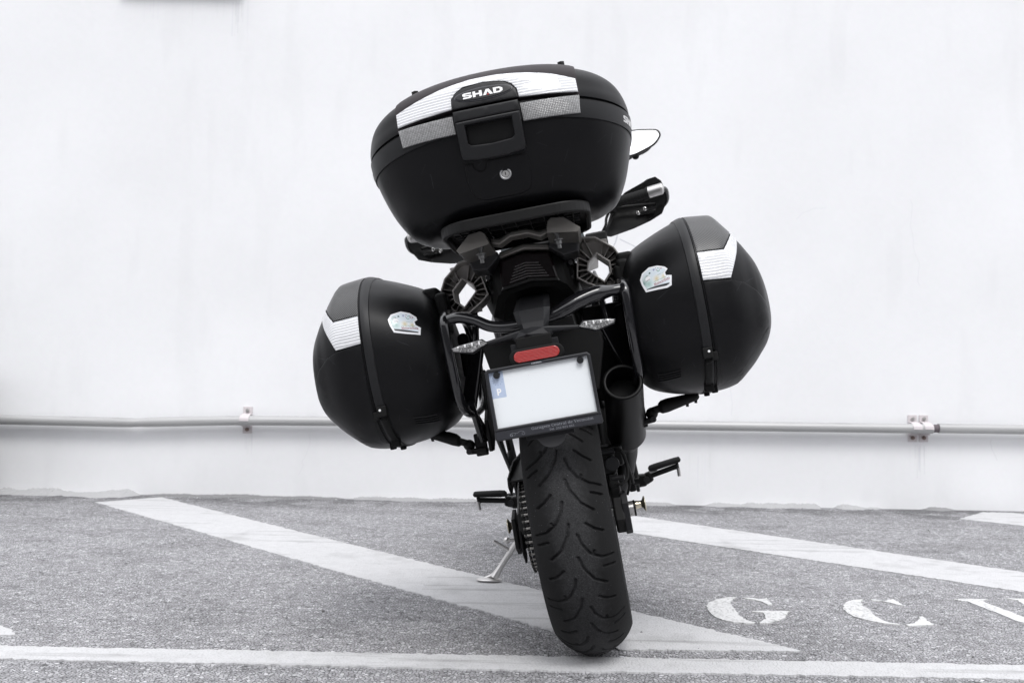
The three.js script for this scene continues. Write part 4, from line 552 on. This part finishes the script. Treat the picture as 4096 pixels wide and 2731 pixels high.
// ================================================================ TOP CASE
function tabled(knots, cols) {               // Catmull-Rom rows through a table; rows(n) samples, at(key) looks up by first column
  const N = knots.length - 1, get = (i, c) => c ? cols[c - 1][Math.min(N, Math.max(0, i))] : knots[Math.min(N, Math.max(0, i))], W = cols.length + 1;
  const row = t => { const i = Math.min(N - 1, Math.floor(t)), f = t - i, r = []; for (let c = 0; c < W; c++) { const p0 = i ? get(i - 1, c) : 2 * get(0, c) - get(1, c), p1 = get(i, c), p2 = get(i + 1, c), p3 = i + 2 <= N ? get(i + 2, c) : 2 * p2 - p1; r.push(p1 + 0.5 * f * (p2 - p0 + f * (2 * p0 - 5 * p1 + 4 * p2 - p3 + f * (3 * (p1 - p2) + p3 - p0)))); } return r; };
  const dense = []; for (let k = 0; k <= N * 24; k++) dense.push(row(k / 24));
  for (let k = 1; k < dense.length; k++) if (dense[k][0] <= dense[k - 1][0]) dense[k][0] = dense[k - 1][0] + 1e-7;
  const at = v => { let lo = 0, hi = dense.length - 1; if (v <= dense[0][0]) return dense[0]; if (v >= dense[hi][0]) return dense[hi]; while (hi - lo > 1) { const m = (lo + hi) >> 1; dense[m][0] <= v ? lo = m : hi = m; } const a = dense[lo], b = dense[hi], f = (v - a[0]) / (b[0] - a[0]); return a.map((q, k) => q + (b[k] - q) * f); };
  return { dense, at, between: (v0, v1) => [at(v0), ...dense.filter(r => r[0] > v0 + 1e-5 && r[0] < v1 - 1e-5), at(v1)] };
}
{
  const TY = [0.985, 0.990, 1.002, 1.019, 1.066, 1.133, 1.185, 1.212, 1.236, 1.254, 1.271, 1.287, 1.301, 1.312, 1.317], TA = [0.164, 0.189, 0.210, 0.230, 0.254, 0.274, 0.2805, 0.278, 0.269, 0.256, 0.238, 0.216, 0.186, 0.13, 0.002];
  const ky = [0.985, 1.0, 1.03, 1.08, 1.14, 1.195, 1.236, 1.254, 1.271, 1.287, 1.301, 1.312, 1.317], fr = interp(ky, [0.36, 0.395, 0.432, 0.458, 0.472, 0.475, 0.462, 0.440, 0.40, 0.35, 0.29, 0.23, 0.182]), ff = interp(ky, [0.08, 0.06, 0.045, 0.04, 0.035, 0.035, 0.04, 0.045, 0.055, 0.07, 0.095, 0.13, 0.178]);
  const T = tabled(TY, [TA, TY.map(fr), TY.map(ff)]), n = 2.8, CXT = -0.005, K = 0.42;
  const ringAt = ([y, a, zr, zf], off = 0, N = 120) => { const zc = (zr + zf) / 2, b = (zr - zf) / 2 + off, A = a + off; return Array.from({ length: N }, (_, k) => { const t = k / N * 2 * PI, c = Math.cos(t), s = Math.sin(t), x = A * Math.sign(c) * Math.pow(Math.abs(c), 2 / n); return V3(CXT + x, y - K * x * x, zc + b * Math.sign(s) * Math.pow(Math.abs(s), 2 / n)); }); };
  const zRear = (x, y) => { x -= CXT; const r = T.at(y + K * x * x), zc = (r[2] + r[3]) / 2, b = (r[2] - r[3]) / 2, q = Math.min(0.9995, Math.abs(x / Math.max(r[1], 1e-3))); return zc + b * Math.pow(1 - Math.pow(q, n), 1 / n); };
  const on = (u, v, o) => [u, v, zRear(u, v) + o];
  const tc = leaning('top_case', [0, 0.983, 0.25], 'large black top case with white lenses and carry latch, on the tail rack', 'top case');
  const lip = (rows, e) => { const r = rows.map(q => ringAt(q)); return r; };
  // shells, with rounded lips at the seam
  const shellRings = (y0, y1, off = 0, lipA = false, lipB = false) => { const rows = T.between(y0, y1), r = []; if (lipA) { r.push(ringAt(rows[0], off - 0.010), ringAt(rows[0], off - 0.0025)); const q = T.at(y0 + 0.0006); r.push(ringAt(q, off - 0.0006)); } rows.forEach((q, i) => { if (!(lipA && i === 0) && !(lipB && i === rows.length - 1)) r.push(ringAt(q, off)); else if (lipA && i === 0) r.push(ringAt(T.at(y0 + 0.002), off)); else r.push(ringAt(T.at(y1 - 0.002), off), ringAt(T.at(y1 - 0.0006), off - 0.0006), ringAt(rows[i], off - 0.0025), ringAt(rows[i], off - 0.010)); }); return r; };
  obj('base_shell', loft(shellRings(0.985, 1.1425, 0), { crease: 0.7, capB: false }), M.case, tc);
  obj('belt', loft(shellRings(1.142, 1.180, 0.0024, true, true), { crease: 0.7 }), M.caseBelt, tc);
  obj('seal', loft(T.between(1.176, 1.190).map(q => ringAt(q, -0.005)), { crease: 0.7, capA: false, capB: false }), M.rubber, tc);
  const lid = obj('lid', loft(shellRings(1.1855, 1.317, 0, true, false), { crease: 0.7, capA: false }), M.case, tc);
  // raised band over the lid
  { const rows = [...T.between(1.1885, 1.3165)], back = rows.map(r => [r[0], r[2], r[1]]), front = rows.slice().reverse().map(r => [r[0], r[3], r[1]]).filter(q => q[0] > 1.25), path = [...back, ...front], NX = 44;
    const rings = path.map(([y, z, a0], i) => { const a = path[Math.max(0, i - 1)], b = path[Math.min(path.length - 1, i + 1)], tx = b[0] - a[0], tz = b[1] - a[1], l = Math.hypot(tx, tz) || 1, ny = -tz / l, nz = tx / l, zc = 0.22; const mk = o => Array.from({ length: NX + 1 }, (_, k) => { const x = -0.0055 + (k / NX * 2 - 1) * 0.186, q = Math.pow(1 - Math.pow(Math.abs(x) / Math.max(a0, 0.222), n), 1 / n); return V3(CXT + x, y - K * x * x + ny * o, zc + (z - zc) * q + nz * o); }); const up = mk(0.0055), dn = mk(-0.004).reverse(); up[0].y -= 0.001; up[NX].y -= 0.001; return [...up, ...dn]; });
    obj('lid_band', loft(rings, { crease: 0.6 }), M.lidTop, lid); }
  for (const x of [-0.176, 0.155]) obj('backrest_bolt', [hex(0.0085, 0, [x, 1.309, 0.225], [x, 1.3235, 0.225]), rod([x, 1.285, 0.225], [x, 1.3095, 0.225], 0.0125)], M.black, lid);
  // lenses
  const upper = [[-0.1935, 1.2090], [-0.1930, 1.1795], [-0.0775, 1.1865], [-0.0755, 1.208], [-0.066, 1.219], [-0.050, 1.2285], [-0.008, 1.2315], [0.033, 1.2245], [0.047, 1.216], [0.0555, 1.203], [0.0570, 1.1855], [0.1730, 1.1795], [0.1725, 1.2085], [0.128, 1.2240], [0.0752, 1.2365], [0.021, 1.2450], [-0.0348, 1.2455], [-0.0917, 1.2365], [-0.1514, 1.2212]];
  obj('upper_lens', panel(upper, 0.006, 0.0015, on, { uvs: 170, edge: 0.014, base: 0.003 }), M.lensWhite, lid);
  obj('lower_lens', panel([[-0.1935, 1.1745], [-0.0785, 1.1735], [-0.0775, 1.1385], [-0.1905, 1.1385]], 0.007, 0.0015, on, { uvs: 19, edge: 0.014, base: -0.001 }), M.lensPrism, tc);
  obj('lower_lens', panel([[0.056, 1.1735], [0.174, 1.1735], [0.170, 1.1375], [0.0575, 1.1385]], 0.007, 0.0015, on, { uvs: 19, edge: 0.014, base: -0.001 }), M.lensPrism, tc);
  // badge
  const badge = obj('badge_panel', panel([[-0.076, 1.184], [-0.0735, 1.207], [-0.065, 1.217], [-0.049, 1.225], [-0.008, 1.2285], [0.032, 1.222], [0.045, 1.2135], [0.0535, 1.202], [0.055, 1.184]], 0.009, 0.002, on, { edge: 0.014, base: 0.004 }), M.caseBelt, lid);
  const ov = (hx, hy) => Array.from({ length: 36 }, (_, k) => { const a = k / 36 * 2 * PI; return [-0.0105 + hx * Math.cos(a), 1.2055 + hy * Math.sin(a)]; });
  obj('badge_oval', panel(ov(0.0565, 0.0118), 0.003, 0.001, on, { edge: 0.014, base: 0.0125 }), M.caseBelt, badge); obj('badge_oval_ring', panel(ov(0.0585, 0.0138), 0.0016, 0.0005, on, { edge: 0.014, base: 0.0125 }), M.silverPrint.clone(), badge).material.color = rgb(0.05, 0.05, 0.06);
  const glyph = { S: [[[0.03, 0], [0.82, 0], [1, 0.16], [1, 0.44], [0.84, 0.6], [0.32, 0.6], [0.32, 0.74], [0.97, 0.74], [0.97, 1], [0.2, 1], [0, 0.84], [0, 0.56], [0.16, 0.4], [0.68, 0.4], [0.68, 0.26], [0.03, 0.26]]], H: [[[0, 0], [0.3, 0], [0.3, 0.37], [0.7, 0.37], [0.7, 0], [1, 0], [1, 1], [0.7, 1], [0.7, 0.63], [0.3, 0.63], [0.3, 1], [0, 1]]], A: [[[0, 0], [0.31, 0], [0.51, 0.58], [0.74, 0], [1.08, 0], [0.68, 1], [0.36, 1]]], D: [[[0, 0], [0.68, 0], [1, 0.28], [1, 0.72], [0.68, 1], [0, 1]], [[0.3, 0.26], [0.3, 0.74], [0.6, 0.74], [0.7, 0.64], [0.7, 0.36], [0.6, 0.26]]] };
  let gx = -0.0515; for (const ch of 'SHAD') { const w = 0.0185, h = 0.0122, P = q => q.map(([x, y]) => [gx + x * w, 1.1995 + y * h]); obj('logo_letter', panel(P(glyph[ch][0]), 0.0010, 0, on, { edge: 0.02, base: 0.0154, holes: glyph[ch].slice(1).map(P) }), M.whitePrint, badge); if (ch === 'A') obj('logo_accent', panel([[0.42, 0], [0.64, 0], [0.53, 0.27]].map(([x, y]) => [gx + x * w, 1.1995 + y * h]), 0.0010, 0, on, { edge: 0.02, base: 0.0154 }), M.redPrint, badge); gx += w * (ch === 'A' ? 1.13 : ch === 'H' ? 1.09 : 1.1); }
  // latch handle
  const hl = obj('carry_latch', panel([[-0.075, 1.156], [-0.0745, 1.150], [-0.0745, 1.090], [-0.071, 1.0835], [-0.040, 1.0795], [0.02, 1.0795], [0.050, 1.0835], [0.0535, 1.090], [0.0535, 1.150], [0.054, 1.156]], 0.016, 0.003, on, { edge: 0.012, base: 0.004, holes: [[[-0.057, 1.148], [0.036, 1.148], [0.036, 1.113], [0.030, 1.108], [-0.010, 1.1055], [-0.051, 1.108], [-0.057, 1.113]]] }), M.caseBelt, tc);
  obj('latch_hinge', panel([[-0.0765, 1.1795], [0.0545, 1.1795], [0.054, 1.1575], [-0.076, 1.1575]], 0.014, 0.003, on, { edge: 0.014, base: 0.001 }), M.caseBelt, hl);
  obj('latch_well', panel([[-0.056, 1.148], [0.036, 1.148], [0.036, 1.108], [-0.056, 1.108]], 0.003, 0, on, { edge: 0.014, base: 0.0005 }), M.black, hl);
  const lp = obj('lock_panel', panel([[-0.074, 1.079], [-0.057, 1.079], [-0.056, 1.070], [-0.050, 1.0635], [-0.043, 1.0615], [-0.036, 1.0635], [-0.030, 1.070], [-0.029, 1.079], [0.053, 1.079], [0.054, 1.050], [0.050, 1.025], [0.042, 1.015], [0.026, 1.011], [-0.045, 1.011], [-0.062, 1.017], [-0.071, 1.030], [-0.074, 1.050]], 0.0035, 0.001, on, { edge: 0.012 }), M.case, tc);
  { const z = zRear(0.003, 1.049); obj('lock_ring', [new THREE.TorusGeometry(0.0098, 0.0022, 12, 36).translate(0.003, 1.049, z + 0.006), rod([0.003, 1.049, z], [0.003, 1.049, z + 0.005], 0.0102, 0.0100, 32)], M.steel, lp); obj('lock_cylinder', rod([0.003, 1.049, z + 0.004], [0.003, 1.049, z + 0.0072], 0.0066, 0.0066, 28), M.alloy, lp); obj('key_slot', box(0.0016, 0.0062, 0.001, 0.003, 1.049, z + 0.0074, 0.0003), M.rubber, lp); }
  obj('base_step', panel([[-0.030, 0.9985], [0.03, 0.9985], [0.028, 0.992], [-0.028, 0.992]], 0.004, 0.001, on, { edge: 0.012 }), M.case, tc);
  // small letters on both flanks of the belt
  const xSide = (z, y0) => { const r = T.at(y0), zc = (r[2] + r[3]) / 2, b = (r[2] - r[3]) / 2; return r[1] * Math.pow(1 - Math.pow(Math.min(0.999, Math.abs((z - zc) / b)), n), 1 / n); };
  both(s => { let z = s > 0 ? 0.375 : 0.30; for (const ch of 'SHAD') { const w = 0.016, P = q => q.map(([x, y]) => [x * w, y * 0.014]), z0 = z; obj('flank_letter', panel(P(glyph[ch][0]), 0.0008, 0, (u, v, o) => { const zz = s > 0 ? z0 - u : z0 + u - 0.05, y0 = 1.154 + v, x = xSide(zz, y0) + 0.0026 + o; return [CXT + s * x, y0 - K * x * x, zz]; }, { edge: 0.02, holes: glyph[ch].slice(1).map(P) }), M.silverPrint, tc); z += s > 0 ? -0.018 : 0.018; } });
}

// ================================================================ PANNIERS
const PX = [0.205, 0.212, 0.225, 0.25, 0.30, 0.35, 0.371, 0.4029, 0.4293, 0.4359, 0.4425, 0.4601, 0.4766, 0.4931, 0.5096, 0.525, 0.5316, 0.5343];
const PT = tabled(PX, [[0.80, 0.845, 0.885, 0.908, 0.932, 0.951, 0.957, 0.955, 0.952, 0.949, 0.942, 0.919, 0.896, 0.868, 0.837, 0.793, 0.757, 0.730], [0.665, 0.625, 0.594, 0.573, 0.556, 0.549, 0.548, 0.549, 0.5545, 0.558, 0.562, 0.577, 0.592, 0.611, 0.631, 0.659, 0.687, 0.717], [0.16, 0.19, 0.215, 0.235, 0.255, 0.265, 0.265, 0.260, 0.254, 0.251, 0.248, 0.237, 0.223, 0.210, 0.185, 0.13, 0.08, 0.03], [-0.16, -0.19, -0.21, -0.225, -0.235, -0.24, -0.24, -0.237, -0.232, -0.23, -0.228, -0.216, -0.2, -0.18, -0.15, -0.09, -0.05, -0.01]]);
const PN = 2.5;
const pRing = ([x, t, b, zr, zf], off = 0, N = 96) => { const yc = (t + b) / 2, hy = (t - b) / 2 + off, zc = (zr + zf) / 2, hz = (zr - zf) / 2 + off; return Array.from({ length: N }, (_, k) => { const a = k / N * 2 * PI, c = Math.cos(a), s = Math.sin(a); return V3(x, yc + hy * Math.sign(s) * Math.pow(Math.abs(s), 2 / PN), zc + hz * Math.sign(c) * Math.pow(Math.abs(c), 2 / PN)); }); };
const WS = 0.18;                             // panel coordinate: section angle times this
const toW = (x, y) => { const r = PT.at(x), q = Math.max(-0.996, Math.min(0.996, (y - (r[1] + r[2]) / 2) / ((r[1] - r[2]) / 2))); return WS * Math.asin(Math.sign(q) * Math.pow(Math.abs(q), PN / 2)); };
const onP = (x, w, o) => { const r = PT.at(x), f = w / WS, s = Math.sin(f), c = Math.cos(f), yc = (r[1] + r[2]) / 2, hy = (r[1] - r[2]) / 2 + o, zc = (r[3] + r[4]) / 2, hz = (r[3] - r[4]) / 2 + o; return [x, yc + hy * Math.sign(s) * Math.pow(Math.abs(s), 2 / PN), zc + hz * Math.pow(Math.max(0, c), 2 / PN)]; };
const zP = (x, y) => onP(x, toW(x, y), 0)[2];
const polyW = q => { const r = []; q.forEach((a, i) => { const b = q[(i + 1) % q.length], n = Math.max(1, Math.round(Math.hypot(b[0] - a[0], b[1] - a[1]) / 0.015)); for (let k = 0; k < n; k++) { const x = a[0] + (b[0] - a[0]) * k / n, y = a[1] + (b[1] - a[1]) * k / n; r.push([x, toW(x, y)]); } }); return r; };
function stickerTex(poly) {                  // printed helmet-shaped club sticker; poly in 0..1 picture coordinates
  const w = 512, h = 400, cv = document.createElement('canvas'); cv.width = w; cv.height = h; const c = cv.getContext('2d'), X = x => x * w, Y = y => (1 - y) * h;
  const path = k => { c.beginPath(); const m = [0.47, 0.5], q = poly.map(([x, y]) => [X(m[0] + (x - m[0]) * k), Y(m[1] + (y - m[1]) * k)]); q.forEach(([x, y], i) => i ? c.lineTo(x, y) : c.moveTo(x, y)); c.closePath(); };
  c.fillStyle = '#eef0f4'; c.fillRect(0, 0, w, h); c.save(); path(0.9); c.clip();
  c.fillStyle = '#dfe9f0'; c.fillRect(0, 0, w, h);
  const gl = (x, y, r, col) => { const g = c.createRadialGradient(X(x), Y(y), 0, X(x), Y(y), r * w); g.addColorStop(0, col); g.addColorStop(1, 'rgba(255,255,255,0)'); c.fillStyle = g; c.fillRect(0, 0, w, h); };
  gl(0.10, 0.45, 0.22, 'rgba(70,110,104,0.95)'); gl(0.22, 0.62, 0.16, 'rgba(110,140,134,0.8)'); gl(0.25, 0.35, 0.25, 'rgba(150,190,180,0.8)'); gl(0.52, 0.42, 0.16, 'rgba(214,196,150,0.95)'); gl(0.75, 0.40, 0.14, 'rgba(214,196,150,0.9)');
  c.fillStyle = '#5d7470'; c.beginPath(); c.arc(X(0.34), Y(0.74), 16, PI, 0); c.fillRect(X(0.31), Y(0.74), 30, 12); c.fill(); c.fillStyle = '#f4f5f7'; c.beginPath(); c.ellipse(X(0.25), Y(0.56), 44, 40, 0.3, 0, 7); c.fill(); c.fillStyle = '#3c3f44'; c.beginPath(); c.arc(X(0.24), Y(0.66), 11, PI, 0); c.fill(); c.font = 'bold 21px sans-serif'; c.save(); c.translate(X(0.18), Y(0.47)); c.rotate(-0.12); c.fillText('PRADO', 0, 0); c.restore();
  c.strokeStyle = '#8f8fb8'; c.lineWidth = 3; for (let k = 0; k < 5; k++) { c.beginPath(); c.arc(X(0.49) + 9 * Math.cos(k * 1.257), Y(0.80) + 9 * Math.sin(k * 1.257), 8, 0, 7); c.stroke(); }
  c.fillStyle = '#5f9c82'; for (const [x, y, a] of [[0.63, 0.78, 0.6], [0.67, 0.82, -0.5], [0.62, 0.66, 0.2], [0.66, 0.68, -0.8], [0.59, 0.70, 1.2]]) { c.beginPath(); c.ellipse(X(x), Y(y), 13, 5, a, 0, 7); c.fill(); } c.fillStyle = '#8c3a40'; for (const [x, y] of [[0.56, 0.84], [0.60, 0.86], [0.58, 0.72], [0.56, 0.75]]) { c.beginPath(); c.arc(X(x), Y(y), 5, 0, 7); c.fill(); }
  c.strokeStyle = '#96505a'; c.lineWidth = 8; c.beginPath(); c.ellipse(X(0.74), Y(0.76), 25, 19, -0.2, 0, 7); c.stroke();
  c.save(); c.translate(X(0.40), Y(0.20)); c.rotate(-0.04); c.fillStyle = '#8e3038'; c.font = 'bold 54px serif'; c.fillText('Motociclista', 0, 0, 268); c.fillStyle = '#7fa098'; c.font = '25px sans-serif'; c.fillText('XXVI DIA NACIONAL DO', 6, -48, 258); c.restore();
  c.fillStyle = '#6f8f88'; c.font = 'italic 20px sans-serif'; c.fillText('vamos > a 22', X(0.56), Y(0.52));
  c.fillStyle = '#17181c'; c.beginPath(); c.moveTo(X(0.04), Y(0.20)); c.quadraticCurveTo(X(0.45), Y(0.22), X(1.0), Y(0.10)); c.lineTo(X(1), Y(-0.1)); c.lineTo(X(0), Y(-0.1)); c.fill(); c.restore();
  path(0.93); c.lineWidth = 30; c.strokeStyle = '#f3f4f7'; c.lineJoin = 'round'; c.stroke();
  const t = new THREE.CanvasTexture(cv); t.colorSpace = THREE.SRGBColorSpace; return t;
}
function pannier(side, shift, stickerPoly, label) {
  const base = [side * 0.30 + shift, 0.549, 0], pn = leaning('side_pannier', base, label, 'pannier'); pn.userData.group = 'side panniers of the motorcycle';
  const T = g => (side > 0 ? g : mirror(g)).translate(shift, 0, 0), P = (name, g, m, parent = pn) => obj(name, T(g), m, parent);
  const rows = (x0, x1, off, lipA, lipB) => { const r = PT.between(x0, x1), out = []; r.forEach((q, i) => { if (lipA && i === 0) out.push(pRing(q, off - 0.010), pRing(q, off - 0.002), pRing(PT.at(x0 + 0.0007), off - 0.0005), pRing(PT.at(x0 + 0.002), off)); else if (lipB && i === r.length - 1) out.push(pRing(PT.at(x1 - 0.002), off), pRing(PT.at(x1 - 0.0007), off - 0.0005), pRing(q, off - 0.002), pRing(q, off - 0.010)); else out.push(pRing(q, off)); }); return out; };
  const shell = P('inner_shell', loft(rows(0.205, 0.3500, 0), { crease: 0.75 }), M.case);
  P('belt', loft(rows(0.3490, 0.3695, 0.0026, true, true), { crease: 0.75 }), M.caseBelt);
  P('seal', loft(PT.between(0.364, 0.376).map(q => pRing(q, -0.006)), { crease: 0.75, capA: false, capB: false }), M.rubber);
  const lid = P('lid', loft(rows(0.3706, 0.5343, 0, true, false), { crease: 0.75 }), M.case);
  P('lid_blade', panel(polyW([[0.3745, 0.783], [0.404, 0.7815], [0.433, 0.778], [0.462, 0.769], [0.487, 0.750], [0.508, 0.722], [0.515, 0.690], [0.506, 0.655], [0.478, 0.613], [0.432, 0.575], [0.3745, 0.561]]), 0.0030, 0.0012, onP, { edge: 0.016, base: -0.0004, uvs: 1 }), M.case, lid);
  P('carbon_panel', panel(polyW([[0.3735, 0.9545], [0.4330, 0.9470], [0.4675, 0.8930], [0.4320, 0.8480], [0.3735, 0.8500]]), 0.0026, 0.0008, onP, { edge: 0.014, base: -0.0004, uvs: 42 }), M.carbon, lid);
  P('lid_lens', panel(polyW([[0.3735, 0.8470], [0.4330, 0.8445], [0.4690, 0.8890], [0.4765, 0.8720], [0.4600, 0.8330], [0.4340, 0.7820], [0.3740, 0.7860]]), 0.0045, 0.0012, onP, { edge: 0.014, base: -0.0004, uvs: 190 }), M.lensWhite, lid);
  // sticker, cut to its own outline
  { const q = stickerPoly.map(([x, y]) => [x, toW(x, y)]), xs = q.map(a => a[0]), ys = q.map(a => a[1]), x0 = Math.min(...xs), x1 = Math.max(...xs), y0 = Math.min(...ys), y1 = Math.max(...ys), g = panel(q, 0.0006, 0, onP, { edge: 0.01, smooth: false }), uv = g.attributes.uv;
    const fx = u => side > 0 ? (u - x0) / (x1 - x0) : (x1 - u) / (x1 - x0); for (let i = 0; i < uv.count; i++) uv.setXY(i, fx(uv.getX(i)), (uv.getY(i) - y0) / (y1 - y0));
    P('helmet_sticker', g, new THREE.MeshPhysicalMaterial({ map: stickerTex(q.map(([x, y]) => [fx(x), (y - y0) / (y1 - y0)])), roughness: 0.3, clearcoat: 0.5 }), shell); }
  // latches, vents, inner mount
  for (const [x, y, w, h] of [[0.357, 0.634, 0.022, 0.024], [0.357, 0.566, 0.020, 0.030]]) {
    const z = zP(x, y), l = P('latch', mergeGeometries([box(w, h, 0.018, x, y, z + 0.004, 0.003), box(w * 0.7, h * 0.8, 0.016, x + 0.014, y - 0.008, zP(x + 0.014, y - 0.008) + 0.003, 0.003), box(w * 0.6, 0.012, 0.02, x, y - h * 0.5 - 0.004, zP(x, y - h * 0.5) + 0.001, 0.003)]), M.matte);
    if (y > 0.6) P('latch_pin', rod([x + 0.003, y + 0.003, z + 0.012], [x + 0.003, y + 0.003, z + 0.0142], 0.0027, 0.0027, 14), M.white, l);
  }
  P('lid_strap', panel(polyW([[0.349, 0.628], [0.366, 0.628], [0.362, 0.566], [0.349, 0.566]]), 0.004, 0.001, onP, { edge: 0.014, base: 0.002 }), M.matte);
  for (let k = 0; k < 4; k++) P('vent_rib', panel(polyW([[0.250, 0.6095 - k * 0.0048], [0.272, 0.6085 - k * 0.0048], [0.298, 0.6105 - k * 0.0048], [0.298, 0.6085 - k * 0.0048], [0.272, 0.6062 - k * 0.0048], [0.250, 0.6072 - k * 0.0048]]), 0.0022, 0.0006, onP, { edge: 0.02 }), M.caseBelt, shell);
  P('corner_boss', mergeGeometries([box(0.040, 0.034, 0.06, 0.228, 0.882, 0.09, 0.010), box(0.02, 0.08, 0.10, 0.208, 0.83, 0.08, 0.008)]), M.matte, shell);
  return pn;
}
const sR = [[0.2464, 0.8156], [0.2535, 0.8294], [0.2699, 0.8394], [0.2882, 0.8390], [0.3023, 0.8330], [0.3073, 0.8266], [0.3004, 0.8200], [0.3012, 0.8135], [0.3127, 0.8111], [0.3085, 0.7896], [0.2987, 0.7858], [0.2535, 0.7860], [0.2481, 0.8026]];
const sL = [[0.3106, 0.8289], [0.3039, 0.8397], [0.2827, 0.8441], [0.2647, 0.8375], [0.2516, 0.8258], [0.2504, 0.8196], [0.2563, 0.8161], [0.2548, 0.8085], [0.2446, 0.8006], [0.2471, 0.7846], [0.2740, 0.7911], [0.3008, 0.7988], [0.3073, 0.8138]];
pannier(1, -0.008, sR, 'black side pannier above the silencer, on the side away from the stand');
const lp = pannier(-1, -0.008, sL, 'black side pannier on the chain side, above the side stand'); lp.name = 'side_pannier_001';

renderer.render(scene, camera);
